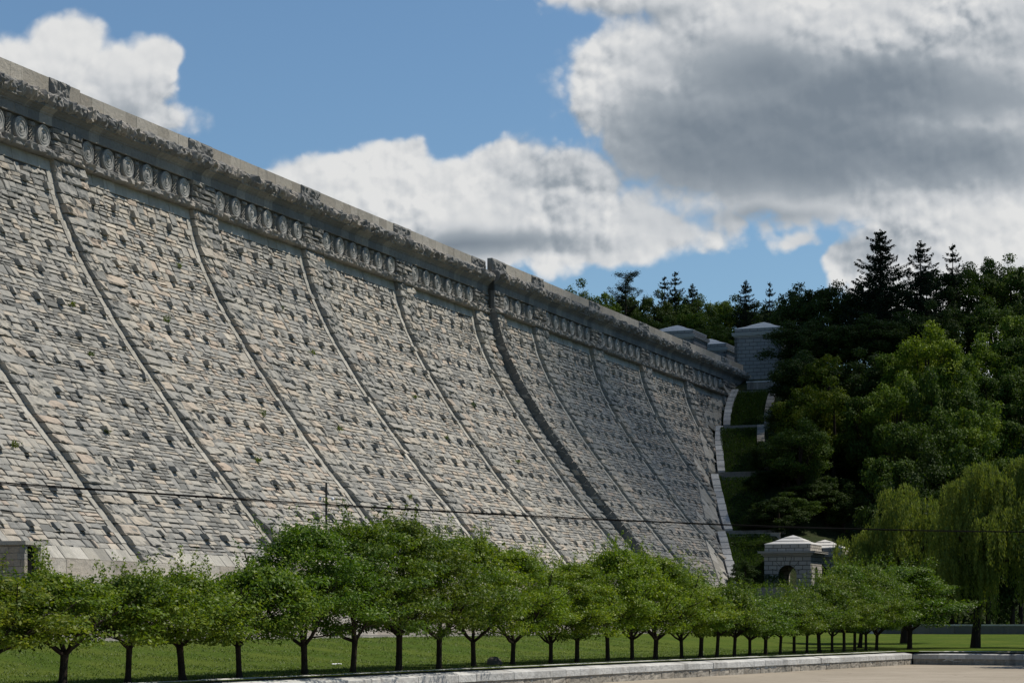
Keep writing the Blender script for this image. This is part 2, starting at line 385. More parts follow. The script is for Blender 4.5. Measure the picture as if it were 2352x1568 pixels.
# contact of hillside with the dam (along, height)
CS_ = [262, 268, 290, 306.2, 312.4, 330.3, 336.9, 353.5, 360.4, 372.2, 384, 400, 430, 480, 560, 640, 800, 1200]
CZ_ = [-1.3, -1.0, 4.9, 13.0, 13.5, 23.3, 24.3, 33.4, 34.2, 42.0, 45.8, 46.0, 48, 54, 62, 69, 80, 90]

T_BAND = T_of_z(39.9); T_BASE = T_of_z(5.35)
def dam_backing(sa, sb, dq, dz):
    mb = MB(); t = np.linspace(0, TMAX, 60)
    for off, a, b_ in ((-.07, sa, sb),):
        G = np.stack([surf(x, t, off, dq, dz) for x in np.linspace(a, b_, 8)], 0); mb.grid(G, flip=True)
    return mb

def build_bay(s_a, s_b, nmed, dq, dz, seed, smin_t=None):
    """one bay: pilaster at s_a..s_a+PW, then field to s_b"""
    rng = np.random.default_rng(seed)
    pw = PW if nmed == 6 else PW * .55 + .9
    if nmed == 0: pw = s_b - s_a
    f0, f1 = s_a + pw, s_b
    tz = np.linspace(T_BAND, T_BASE, 40)
    # how far down is above the hillside?
    def vis(R):
        if s_a < 255: return R
        out = []
        for r in R:
            z = float(np.interp(r[2], tt, zz))
            if z > np.interp(r[0], CS_, CZ_) - 2.5: out.append(r)
        return out
    # pilaster
    mb = MB(); R = []; t = 0.0
    while t < TMAX - .2:
        hh = rng.uniform(.85, 1.15)
        if TMAX - t - hh < .6: hh = TMAX - t
        k = rng.integers(2, 5); c = np.linspace(0, 1, k + 1); c[1:-1] += rng.uniform(-.10, .10, k - 1)
        for a, b_ in zip(c[:-1], c[1:]):
            if (b_ - a) * pw > .5: R.append((s_a + a * pw, s_a + b_ * pw, t, t + hh))
            else: R.append((s_a + a * pw, s_a + b_ * pw, t, t + hh))
        t += hh
    R = vis(R)
    stones(mb, R, rng, surfh, base=.60, gap=.03, rough=.08, bulge=.05, tilt=.12, edge=.06, depth=.9, lift=.06, over=.08, nu=6, nv=5, cj=.03, dq=dq, dz=dz)
    t = np.linspace(0, TMAX, 60)
    for off in (.50,):
        G = np.stack([surfh(x, t, off, dq, dz) for x in (s_a + .12, s_b if nmed == 0 else f0 - .12)], 0); mb.grid(G, flip=True, tint=0)
    for x in (s_a + .12, f0 - .12):
        G = np.stack([surfh(x, t, o_, dq, dz) for o_ in (-.1, .50)], 0); mb.grid(G, tint=0)
    pil = mb.build('pilaster', M_rub, dam)
    # frieze: pilaster blocks
    mb = MB(); R = []; z = 41.75
    while z < 43.85 - .1:
        hh = .54
        k = rng.integers(2, 4); c = np.linspace(0, 1, k + 1); c[1:-1] += rng.uniform(-.1, .1, k - 1)
        for a, b_ in zip(c[:-1], c[1:]): R.append((s_a + a * pw, s_a + b_ * pw, z, z + hh))
        z += hh
    stones(mb, R, rng, flat, base=.42, gap=.03, rough=.07, bulge=.09, tilt=.1, edge=.05, depth=.5, lift=.06, nu=5, nv=4, tints=rng.uniform(.2, .9, len(R)), dq=dq, dz=dz)
    mb.box((s_a + .1, -(.3 + dq), 41.0 + dz), (f0 - .1, .2 - dq, 43.9 + dz), tint=0)
    mb.build('frieze_block', M_old, dam)
    # rock faced ledge
    mb = MB(); R = []; x = s_a
    while x < s_b - .1:
        w = rng.uniform(1.0, 1.9)
        if s_b - x - w < .7: w = s_b - x
        R.append((x, x + w, 40.98, 41.72)); x += w
    stones(mb, R, rng, flat, base=.78, gap=.02, rough=.10, bulge=.16, tilt=.1, edge=.08, depth=.95, lift=.06, nu=6, nv=5, tints=rng.uniform(.35, 1, len(R)), dq=dq, dz=dz)
    mb.box((s_a + .02, -(.6 + dq), 41.06 + dz), (s_b - .02, .2 - dq, 41.66 + dz), tint=.1)
    mb.build('rock_ledge', M_cor, dam)
    if nmed == 0: return
    # field of coursed rubble
    mb = MB(); SW = .85
    R = rubble(f0 + SW * .6, f1 - SW, T_BAND, T_BASE, rng); R = vis(R)
    stones(mb, R, rng, surfh, nu=4, nv=4, rough=.034, bulge=.03, tilt=.05, lift=.035, gap=.024, edge=.035, depth=.24, over=.05, tints=np.clip(rng.beta(1.3, 1.5, len(R)) + {13: -.05, 14: -.02, 15: -.16, 16: .06, 17: -.04, 18: .03}.get(seed + 1, 0), 0, 1), dq=dq, dz=dz)
    R = []
    zrow = 38.35
    cnt = nmed
    while zrow > 6.6:
        tc_ = T_of_z(zrow)
        for i in range(cnt):
            c = f0 + 1.35 + i * (f1 - f0 - 2.9) / max(cnt - 1, 1) + rng.normal(0, .10)
            hw_ = rng.uniform(.20, .28); hh_ = rng.uniform(.25, .33); R.append((c - hw_, c + hw_ + rng.uniform(0, .25), tc_ - hh_, tc_ + hh_))
        zrow -= 2.86
    R = vis(R)
    stones(mb, R, rng, surfh, base=.48, gap=0, rough=.03, bulge=.0, tilt=.09, edge=.0, depth=.7, lift=.09, nu=4, nv=4, tints=rng.uniform(.15, .7, len(R)), dq=dq, dz=dz)
    fld = mb.build('rubble_field', M_rub, dam)
    mb = dam_backing(s_a - .01, s_b + .01, dq, dz)
    mb.box((s_a - .01, .07 - dq, 40.9 + dz), (s_b + .01, 3 - dq, 44.2 + dz))
    mb.build('mortar_core', M_gap, dam)
    # dressed margins, band under the ledge, base course
    mb = MB(); R = []; R2 = []
    t = T_BAND
    while t < TMAX - .3:
        hh = 1.15 if t + 1.6 < TMAX else TMAX - t
        R.append((f1 - SW, f1, t, t + hh)); R.append((f0, f0 + SW * .6, t, t + hh)); t += hh
    k = max(2, int(round((f1 - f0) / 1.9))); xs = np.linspace(f0, f1, k + 1)
    for a, b_ in zip(xs[:-1], xs[1:]):
        R2.append((a, b_, 0, T_BAND))
    k = max(2, int(round((f1 - f0 - 1.4) / 1.5))); xs = np.linspace(f0 + SW * .6, f1 - SW, k + 1)
    for a, b_ in zip(xs[:-1], xs[1:]): R2.append((a, b_, T_BASE, TMAX))
    for L in (vis(R), vis(R2)):
        stones(mb, L, rng, surf, base=.06, gap=.022, rough=.006, bulge=.0, tilt=.02, edge=.0, depth=.15, lift=.012, nu=3, nv=3, cj=.0, dq=dq, dz=dz)
    mb.build('dressed_margin', M_smooth, dam)
    # carved frieze with medallions
    mb = MB()
    mb.box((f0 - .05, -(-.02 + dq), 41.6 + dz), (f1 + .05, .4 - dq, 43.95 + dz), tint=.25)
    c0 = f0 + 1.12; cs = [c0 + i * (f1 - f0 - 2.24) / (nmed - 1) for i in range(nmed)]
    mids = [(cs[i] + cs[i + 1]) / 2 for i in range(nmed - 1)]
    for mx in mids + [f0 + .05, f1 - .05]:
        for sgn in (-1, 1):
            for kx in range(-2, 3):
                a = np.array([mx - .30, 42.0]); L = 1.7
                zc = 42.75 + kx * .36
                p = [(mx - .32, -(.10 + dq), zc - sgn * .35 + dz), (mx + .32, -(.10 + dq), zc + sgn * .35 + dz)]
                mb.tube(p, .05, 4, tint=.8)
        for zb in (41.95, 43.6):
            st_ = [(mx - .38, mx + .38, zb - .22, zb + .16)]
            stones(mb, st_, rng, flat, base=.14, gap=0, rough=.06, bulge=.08, tilt=.05, depth=.15, nu=5, nv=4, tints=np.array([.6]), dq=dq, dz=dz)
    fr = mb.build('carved_frieze', M_old, dam)
    for cx in cs:
        m2 = MB(); RR = 1.0; K = 30
        prof = [(1.0, -.05), (1.0, .20), (.94, .27), (.88, .27), (.84, .20), (.72, .20), (.68, .25), (.60, .25), (.56, .17), (.42, .17), (.38, .22), (.30, .22), (.26, .16), (.17, .30), (.0, .34)]
        an = np.arange(K + 1) / K * 2 * np.pi
        G = np.array([[(r * .95 * RR * math.cos(a), -(o_ + dq + .02), r * RR * math.sin(a) + 42.84 + dz) for a in an] for r, o_ in prof])
        m2.grid(G + np.array([cx, 0, 0]), tint=rng.uniform(.2, 1), flip=True)
        for a in np.linspace(-2.6, -.5, 6):      # carved rope marks round the boss
            m2.tube([(cx + .47 * math.cos(a), -(.19 + dq), 42.84 + dz + .47 * math.sin(a)), (cx + .60 * math.cos(a + .2), -(.21 + dq), 42.84 + dz + .60 * math.sin(a + .2))], .035, 4)
        m2.build('medallion', M_med, dam)

def vnoise(x, seed, n=2048):
    r = np.random.default_rng(seed).uniform(-1, 1, n); i = np.floor(x).astype(int); f_ = x - i; f_ = f_ * f_ * (3 - 2 * f_)
    return r[i % n] * (1 - f_) + r[(i + 1) % n] * f_
def crest(sa, sb, dq, dz, seed, tops, blocks, closeL=False, closeR=False):
    rng = np.random.default_rng(seed)
    # cornice: rock faced lip as big rough blocks
    mb = MB(); x = sa
    prof = np.array([(-.2, 46.62), (.6, 46.60), (1.05, 46.52), (1.38, 46.25), (1.52, 45.95), (1.42, 45.62), (1.15, 45.38), (.85, 45.22), (.2, 45.2)])
    while x < sb - .05:
        w = rng.uniform(1.3, 2.4)
        if sb - x - w < .9: w = sb - x
        k = max(6, int(w / .16)); ss = np.linspace(x + .015, x + w - .015, k)
        G = np.zeros((k, len(prof), 3)); amp = np.array([.0, .05, .12, .20, .24, .22, .16, .08, 0])
        lf = rng.normal(0, .07)
        nz = rng.normal(0, 1, (k, len(prof)))
        nz = .6 * nz + .6 * np.roll(nz, 1, 0)
        for i in range(k):
            e = 1.0 if 0 < i < k - 1 else .0
            G[i, :, 0] = ss[i]; G[i, :, 1] = -(prof[:, 0] + dq + (lf - (1 - e) * .16) * (prof[:, 0] > .5) + nz[i] * amp * e); G[i, :, 2] = prof[:, 1] + dz + rng.normal(0, .5, len(prof)) * amp * e
        mb.grid(G, tint=rng.uniform(0, 1)); b0 = mb.n
        for i in (0, k - 1): mb.add(G[i]); mb.ngon([mb.n - len(prof) + a for a in range(len(prof))])
        x += w
    mb.box((sa, -(1.1 + dq), 45.42 + dz), (sb, .3 - dq, 46.4 + dz), tint=0)
    mb.build('rock_cornice', M_cor, dam)
    # moulded bands under the cornice, jointed slabs
    mb = MB(); x = sa
    prof2 = [(.15, 43.88), (.42, 43.88), (.42, 44.72), (.50, 44.74), (.52, 44.86), (.72, 45.0), (.80, 45.10), (1.05, 45.22), (1.05, 45.45), (.0, 45.45)]
    while x < sb - .05:
        w = rng.uniform(1.5, 2.1)
        if sb - x - w < .9: w = sb - x
        G = np.array([[(xx, -(a + dq + (-.02 if e else 0)), z_ + dz) for a, z_ in prof2] for xx, e in ((x + .012, 0), (x + w - .012, 0))])
        mb.grid(G, tint=rng.uniform(.1, .9))
        for i in (0, 1): mb.add(G[i]); mb.ngon([mb.n - len(prof2) + a for a in range(len(prof2))])
        x += w
    mb.box((sa, -(.38 + dq), 43.9 + dz), (sb, .3 - dq, 45.3 + dz), tint=0)
    mb.build('architrave', M_old, dam)
    # parapet slabs
    def top_at(x):
        for a, b_, z in tops:
            if a <= x < b_: return z
        return tops[-1][2]
    mb = MB(); x = sa
    edges = sorted(set([sa, sb] + [e for bl_ in blocks for e in bl_] + [a for a, _, _ in tops if sa < a < sb]))
    for a, b_ in zip(edges[:-1], edges[1:]):
        if any(abs(a - bb[0]) < .01 for bb in blocks): continue
        k = max(1, int(round((b_ - a) / 1.95))); xs = np.linspace(a, b_, k + 1)
        for u0, u1 in zip(xs[:-1], xs[1:]):
            tq = rng.normal(0, .008)
            z1 = top_at((u0 + u1) / 2) + dz
            mb.box((u0 + .012, -(tq + dq + .02), 46.3 + dz), (u1 - .012, .55 - dq, z1), tint=rng.uniform(0, 1))
    mb.box((sa, -(dq - .04), 46.3 + dz), (sb, .5 - dq, min(t_[2] for t_ in tops) - .03 + dz), tint=0)
    mb.build('parapet', M_par, dam)
    for a, b_ in blocks:
        m2 = MB(); z1 = top_at((a + b_) / 2)
        k = 2; xs = np.linspace(a, b_, k + 1)
        stones(m2, [(u0, u1, 46.45, z1 + .02) for u0, u1 in zip(xs[:-1], xs[1:])], rng, flat, base=.16, gap=.02, rough=.09, bulge=.14, tilt=.05, edge=.06, depth=.3, lift=.03, nu=9, nv=7, tints=rng.uniform(.1, .6, 2), dq=dq, dz=dz)
        m2.box((a + .02, -(.10 + dq), 46.3 + dz), (b_ - .02, .6 - dq, z1 + dz + .01), tint=.3)
        m2.build('parapet_block', M_cor, dam)

for i, (a, b_) in enumerate(zip(JL[:-1], JL[1:])): build_bay(a, b_, 6, 0, 0, 11 + i)
build_bay(254.2, 258.8, 0, 0, 0, 40)
build_bay(258.8, 273.5, 3, DQ_R, DZ_R, 41)
for i, (a, b_) in enumerate(zip(JR[1:-1], JR[2:])): build_bay(a, b_, 6, DQ_R, DZ_R, 50 + i)
build_bay(368.3, 376.0, 0, DQ_R, DZ_R, 60)
crest(60, 258.8, 0, 0, 3, [(60, 162.9, 48.28), (162.9, 300, 48.06)], [(j, j + (3.1 if j == 158 else 4.6)) for j in JL[:-1]] + [(254.2, 258.75)])
crest(258.8, 383.0, DQ_R, DZ_R, 4, [(258.8, 277.6, 48.22), (277.6, 400, 48.06)], [(258.85, 263.5)] + [(j, j + 4.4) for j in JR[1:]])
# side of the step at the expansion joint, body of the dam, roadway on the crest, end return
mb = MB()
t = np.linspace(0, TMAX, 60); rng = np.random.default_rng(8)
R = []; tcur = 0
while tcur < TMAX - .3:
    hh = rng.uniform(1.0, 1.25)
    if TMAX - tcur - hh < .6: hh = TMAX - tcur
    R.append((tcur, tcur + hh)); tcur += hh
for a, b_ in R:       # quoin returns, smooth dark faces seen along the joint
    tts = np.linspace(a + .03, b_ - .03, 4)
    G = np.stack([surf(258.80 + rng.normal(0, .015), tts, o_, DQ_R, DZ_R) for o_ in (-1.4, .80)], 0); mb.grid(G, tint=rng.uniform(0, .4))
mb.box((258.8, -(DQ_R + .42), 41), (259.2, .2, 45.5), tint=.2)
mb.build('joint_return', M_old, dam)
mb = MB()
mb.box((60, .5, -2), (383, 14.0, 46.4)); mb.box((376, -DQ_R - .3, 40), (383, .6, 46.3), tint=.3)
mb.build('masonry_body', M_old, dam)
mb = MB(); mb.box((60, 13.5, 46.4), (383, 14.0, 47.9)); mb.build('rear_parapet', M_par, dam)
# foot of the dam: plinth ledges
rng = np.random.default_rng(5)
mb = MB(); x = 60.0
while x < 288:
    w = 3.0
    mb.box((x + .012, -25.2 + rng.normal(0, .006), 3.30), (x + w - .012, -22.0, 4.42), tint=rng.uniform(0, 1)); x += w
mb.box((60, -25.1, 3.3), (288, -22, 4.36), tint=0)
mb.box((60, -26.1, 2.2), (288, -22, 3.30), tint=.6)
mb.build('foot_plinth', M_plinth, dam)

# stone weeds growing from the joints of the dam face
rng = np.random.default_rng(77)
BAYN = ['leftmost', 'second', 'third', 'fourth', 'fifth', 'sixth']
for bay in range(6):
    for z_, hn in ((33, 'near its top'), (27, 'above the middle'), (21, 'below the middle'), (14, 'low down')):
        if bay > 3 and hn in ('near its top', 'low down'): continue
        s_ = 110 + bay * 24 + rng.uniform(7, 21); z_ = z_ + rng.uniform(-1.5, 1.5); nL = 55
        if bay == 0 and z_ > 20: continue
        mb = MB(); r_ = rng.uniform(.14, .26)
        p = surf(s_, T_of_z(z_), .05)
        c = p + rng.normal(0, 1, (nL, 3)) * np.array([r_, .12, r_ * .6])
        d = rng.normal(0, 1, (nL, 3)) * .5 + np.array([0, -.5, .8]); d /= np.linalg.norm(d, axis=1)[:, None]
        sd = np.cross(d, rng.normal(0, 1, (nL, 3))); sd /= np.linalg.norm(sd, axis=1)[:, None]
        L = rng.uniform(.15, .42, nL)[:, None]
        V_ = np.stack([c - sd * .03, c + d * L * .5 - sd * .05, c + d * L, c + d * L * .5 + sd * .05], 1)
        mb.add(V_.reshape(-1, 3), np.arange(nL * 4).reshape(-1, 4), tint=rng.uniform(.3, 1))
        w_ = mb.build('wall_weed', M_weed, None); w_.location = dam.location; w_.rotation_euler = dam.rotation_euler
        tag(w_, 'small weed tuft on the rubble face in the %s bay, %s' % (BAYN[bay], hn), 'weed', 'weeds in the joints of the dam face')

# ------------------------------------------------------------------ ground
def sm(x, a, b):
    x = np.clip((np.asarray(x, float) - a) / (b - a), 0, 1); return x * x * (3 - 2 * x)
def G(s, q):
    s = np.asarray(s, float); q = np.asarray(q, float)
    lawn = -1.1 - 1.3 * sm(q, 39.5, 56) * (1 - .0 * s)
    lawn = lawn + 1.05 * sm(s, 200, 262) * sm(q, 39.5, 56)
    sh = np.clip((q - 27 - np.maximum(0, (306 - s)) * 0) * 2.2, 0, 30)
    hz = np.interp(s - sh, CS_, CZ_)
    hz = hz + np.maximum(0, q - 45) * .10 * sm(s, 285, 330)
    back = 30 + 16.0 * sm(s, 370, 400) + 10 * sm(s, 400, 450) + 25 * sm(s, 450, 700)
    hill = np.where(q > -13, hz, back)
    return np.where(s < 270, lawn, np.maximum(hill, -1.2))
def wall_q(s): return np.interp(s, [-20, 121, 177.6], [58.2, 66.6, 72.7])
S_C, Q_C = 177.6, 72.7
def right_s(q): return S_C - .17 * (np.asarray(q) - Q_C)
def sheet(name, Sg, Qg, zf, m, flip=False, noise_=0.0, seed=1):
    Z = zf(Sg, Qg) + (np.random.default_rng(seed).normal(0, noise_, Sg.shape) if noise_ else 0)
    Gd = np.stack([Sg * SN + (Qg - H0) * CS, Sg * CS - (Qg - H0) * SN, Z], -1)
    mb = MB(); mb.grid(Gd, flip=flip); o = mb.build(name, m, None, smooth=True); o['kind'] = 'structure'; return o
a = np.linspace(-20, S_C, 200)[:, None]; b1 = np.linspace(0, 1, 40)[None, :]
Sg = a + 0 * b1; Qg = 38.3 + (wall_q(a) - .6 - 38.3) * b1
sheet('lawn', Sg, Qg, G, M_lawn)
b2 = np.linspace(0, 1, 130)[None, :]**1.0
qv = np.linspace(38.3, 330, 130)[None, :]; av = np.linspace(0, 1, 60)[:, None]
s0 = np.where(qv < Q_C, S_C, right_s(qv) + .3)
sheet('lawn', s0 + (270 - s0) * av, qv + 0 * av, G, M_lawn)
# pavement in front, reaching to the horizon
mb = MB(); mb.grid(np.array([[(x, y, -3.5) for x in np.linspace(-60, 110, 30)] for y in np.linspace(-40, 185, 30)]))
o = mb.build('pavement', M_pave); o['kind'] = 'structure'
mb = MB(); mb.grid(np.array([[(x, y, -3.54) for x in np.linspace(-3000, 3000, 30)] for y in np.linspace(-1500, 6000, 30)]))
o = mb.build('ground', M_hill); o['kind'] = 'structure'
# road along the foot of the dam
mb = MB(); xs = np.linspace(-20, 292, 60)
mb.grid(np.array([[W(x, q_, -1.07) for q_ in np.linspace(26.0, 38.3, 6)] for x in xs]))
o = mb.build('road', M_asph); o['kind'] = 'structure'
mb = MB()
for x0 in np.arange(-20, 266, 3.0):
    mb.box((0, 0, 0), (2.985, -.25, .15), tint=random.random(), M=lambda v, x0=x0: np.array([W(x0 + p[0], 38.3 - p[1], -1.12 + p[2]) for p in v]))
o = mb.build('kerb', M_smooth); o['kind'] = 'structure'
# hillside
sg = np.linspace(268, 900, 260)[:, None]; qg = np.concatenate([np.linspace(-400, -14, 60), np.linspace(-12.9, 60, 90), np.linspace(62, 420, 90)])[None, :]
Sg = sg + 0 * qg; Qg = qg + 0 * sg
def hillz(S, Q):
    z = G(S, Q); r = np.random.default_rng(9).normal(0, 1, S.shape)
    k = np.where((Q > 36) | (Q < -14), .35, .03); z = z + r * k
    return np.where((Q > -14) & (Q < 26) & (S < 376), np.minimum(z, G(S, Q)), z)
hl = sheet('hillside', Sg, Qg, hillz, M_hill)
# closing back of the dam: reservoir ground not seen from here

# ------------------------------------------------------------------ walls of the channel
def run_wall(name, p0, p1, label, seed, n_out):
    """stone wall with sloped cap from p0 to p1 in dam coordinates (s,q); n_out = unit outwards (pavement side)"""
    rng = np.random.default_rng(seed)
    A = np.array(W(p0[0], p0[1]))[:2]; B = np.array(W(p1[0], p1[1]))[:2]; d = B - A; L = np.linalg.norm(d); d /= L
    nn = np.array([d[1], -d[0]]) * n_out
    root = empty(name, (A[0], A[1], -3.5), math.atan2(d[1], d[0]), label, 'wall')
    sg_ = -1.0 * n_out     # local y of outward side
    def X(v):
        v = np.array(v, float); v[:, 1] *= sg_; return v
    cap = MB(); body = MB(); x = 0
    while x < L - .05:
        w = rng.uniform(2.0, 2.6)
        if L - x - w < 1.2: w = L - x
        f_ = -1 if sg_ > 0 else 1
        # cap: back top 1.12, front edge 0.86, face down to .52
        pr = np.array([(-1.6, .30), (-1.6, 1.13), (-1.5, 1.13), (-.02, .90), (.05, .86), (.05, .50), (-.05, .48), (-.05, .30)])
        jj = rng.normal(0, .012)
        Gd = np.array([[(xx, p[0] + jj, p[1] + jj * .5) for p in pr] for xx in (x + .012, x + w - .012)])
        v = X(Gd.reshape(-1, 3)).reshape(Gd.shape); cap.grid(v, tint=rng.uniform(0, 1))
        for i in (0, 1): cap.add(v[i]); cap.ngon([cap.n - len(pr) + k_ for k_ in range(len(pr))])
        x += w
    x = 0
    while x < L - .05:
        w = rng.uniform(.9, 2.2)
        if L - x - w < .7: w = L - x
        xs = np.linspace(x + .015, x + w - .015, 6); zs = np.linspace(-.2, .49, 5)
        Gd = np.array([[(xx, -.02 + rng.normal(0, .018), z_) for z_ in zs] for xx in xs])
        body.grid(X(Gd.reshape(-1, 3)).reshape(Gd.shape), tint=rng.uniform(0, 1)); x += w
    body.box((0, 0, 0), (1, 1, 1), tint=0, M=lambda v: X(np.stack([v[:, 0] * L, -1.5 + v[:, 1] * 1.44, -.2 + v[:, 2] * .66], -1)))
    cap.build('wall_cap', M_cope, root); body.build('wall_base', M_wall, root)
    return root
run_wall('channel_wall', (-20, 58.2), (121, 66.6), 'near length of the low granite wall with sloped cap below the small tree row', 21, 1)
run_wall('channel_wall', (121, 66.6), (S_C, Q_C), 'far length of the low granite wall, running on to the shaded corner', 23, 1)
run_wall('corner_wall', (right_s(72.8), 72.8), (right_s(240), 240), 'shaded low granite wall turning right across the end of the pavement', 22, 1)
# low parapet wall beyond the willows
rng = np.random.default_rng(3)
lw = empty('low_wall', W(259, 50, -1.4), ROT - math.pi / 2, 'low grey wall with pale coping crossing behind the willows', 'wall')
mb = MB(); x = 0
while x < 75: mb.box((x + .01, 0, 0), (x + 2.98, .5, 1.05), tint=rng.uniform(0, .4)); x += 3
mb.build('wall_body', M_old, lw)  # darker granite puts the shade of this unlit face into the colour
mb = MB(); x = 0
while x < 75: mb.box((x + .01, -.08, 1.05), (x + 2.98, .58, 1.25), tint=rng.uniform(.4, 1)); x += 3
mb.build('coping', M_cope, lw)
mb = MB(); mb.box((1.2, -.15, 0), (2.2, .66, 1.34), tint=.9); mb.build('end_pier', M_cope, lw)
# retaining wall between road and dam foot
rw = empty('terrace_wall', W(60, 26.0, -1.1), ROT, 'tall pale smooth stone retaining wall between road and dam foot', 'wall')
mb = MB(); x = 0
while x < 228: mb.box((x + .015, rng.normal(0, .006), 0), (x + 2.985, 1.5, 3.3), tint=rng.uniform(0, 1)); x += 3
mb.box((0, .05, 0), (228, 1.4, 3.25), tint=0)
mb.build('wall_body', M_plinth, rw)
mb = MB(); mb.box((-.0, -.10, 3.3), (228, 1.7, 3.5), tint=.8); mb.build('coping', M_plinth, rw)

# ------------------------------------------------------------------ terraced bank at the end of the dam
SEC = [(372.2, 42.0, 360.4, 34.4), (354.5, 33.7, 336.9, 24.5), (330.6, 23.6, 312.4, 13.7), (306.6, 13.2, 289.0, 4.6)]
EW = 8.6
bank = empty('terrace_steps', W(330, 12, 20), ROT, 'terraced bank edging of pale coping strips stepping down beside the dam end', 'retaining wall')
def Lb(s, q, z): return (s - 330, -(q - 12), z - 20)
rng = np.random.default_rng(31)
for (sa, za, sb, zb) in SEC:
    n_ = 9; mbc = MB(); mbo = MB()
    for tgt, o0, wd in ((mbc, 1.15, 1.25), (mbo, EW, 1.3))[:2 if sa > 340 else 1]:
        for i in range(n_):
            f0_, f1_ = i / n_, (i + 1) / n_ - .012
            pts = []
            for f_ in (f0_, f1_):
                s_ = sa + (sb - sa) * f_; z_ = za + (zb - za) * f_ + .65; q_ = float(Pq(z_)) + o0 + DQ_R * .7
                pts.append((s_, q_, z_))
            jj = rng.normal(0, .02) + (i % 2) * .04
            v = []
            for dz_ in (-1.3, 0.0):
                for (s_, q_, z_) in pts:
                    for dq_ in (0, wd + jj): v.append(Lb(s_, q_ + dq_, z_ + dz_))
            tgt.add(v, [(4, 5, 7, 6), (0, 2, 3, 1), (0, 4, 6, 2), (1, 3, 7, 5), (0, 1, 5, 4), (2, 6, 7, 3)], tint=rng.uniform(0, 1))
    # ledge wall across at the foot and head of each flight
    q0 = float(Pq(zb)) + .6
    mbc.build('inner_coping', M_cope, bank)
    if sa > 340: mbo.build('outer_coping', M_wall, bank)
    mbl = MB()
    mbl.box(Lb(sb - .8, q0 + EW + 1.6, zb - 1.0), Lb(sb - .2, q0 - .2, zb + .42), tint=rng.uniform(0, 1))
    mbl.build('ledge_wall', M_wall, bank); mbl = MB()
    q0 = float(Pq(za)) + .6
    mbl.box(Lb(sa + .2, q0 + EW + 1.6, za - 1.0), Lb(sa + .8, q0 - .2, za + .32), tint=rng.uniform(0, 1))
    mbl.build('ledge_wall', M_wall, bank)
# smooth gutter slabs on the dam face along the contact: (left edge top s,z) (right top) (right bottom) (left bottom)
GUT = [((363.5, 40.6), (372.4, 41.9), (360.4, 34.3), (349.5, 34.5)), ((346.5, 34.0), (354.0, 33.4), (337.0, 24.4), (333.4, 24.6)), ((331.0, 27.5), (330.5, 23.4), (312.4, 13.6), (308.0, 15.3)), ((306.0, 16.5), (306.4, 13.0), (289.5, 4.4), (285.5, 5.0))]
gm = MB()
for gi, (a_, b_, c_, d_) in enumerate(GUT):
    a_, b_, c_, d_ = map(np.array, (a_, b_, c_, d_))
    nsp = 2 if gi else 1
    for k in range(nsp):
        f0_, f1_ = k / nsp + (.02 if k else 0), (k + 1) / nsp - .02
        for i in range(10):
            g0, g1 = i / 10 + .0015, (i + 1) / 10 - .0015
            c4 = []
            for f_, g_ in ((f0_, g0), (f1_, g0), (f1_, g1), (f0_, g1)):
                tp = a_ + (b_ - a_) * f_; bt = d_ + (c_ - d_) * f_; c4.append(tp + (bt - tp) * g_)
            v = []
            for off in (.98, .0):
                for s_, z_ in c4: p = surf(s_, T_of_z(min(z_, 41)), off + (.10 if k == 0 and nsp == 2 and off else 0)); v.append(p)
            gm.add(v, [(0, 1, 2, 3), (0, 4, 5, 1), (1, 5, 6, 2), (2, 6, 7, 3), (3, 7, 4, 0)], tint=rng.uniform(0, 1))
gm.build('gutter_slab', M_smooth, dam)
# curved spouts where the gutter steps
for (sx, zx) in ((349, 34.4), (331.5, 24.6), (307.0, 14.6), (366.5, 42.4)):
    sm_ = MB(); K = 9; Gd = np.zeros((K, 4, 3))
    for i in range(K):
        a_ = i / (K - 1); ds = a_ * 5.5; dz_ = -1.3 * math.sin(a_ * math.pi / 2)
        z_ = zx + dz_ + .7; q_ = float(Pq(z_)) + DQ_R
        for j_, (oq, oz) in enumerate(((-.5, 0), (1.0, 0), (1.0, -.6), (-.5, -.6))): Gd[i, j_] = (sx + ds, -(q_ + oq), z_ + oz)
    sm_.grid(Gd, tint=.5); sm_.add(Gd[0]); sm_.ngon([sm_.n - 4 + k_ for k_ in range(4)]); sm_.build('curved_spout', M_smooth, dam)

# low walls on the terrace under the tall tower
tw = empty('terrace_parapet', W(374.5, 9, 42), ROT - math.pi / 2, 'low shaded granite wall below the tall tower at the end of the dam', 'wall')
mb = MB(); mb.box((-5, 0, .2), (-.05, .6, 2.0), tint=.3); mb.box((0, .25, .2), (6.4, .85, 1.75), tint=.4); mb.build('wall_body', M_wall, tw)
mb = MB(); mb.box((-5.1, -.1, 2.0), (0, .7, 2.25), tint=.9); mb.box((.05, .15, 1.75), (6.5, .95, 2.0), tint=.9); mb.build('coping', M_cope, tw)

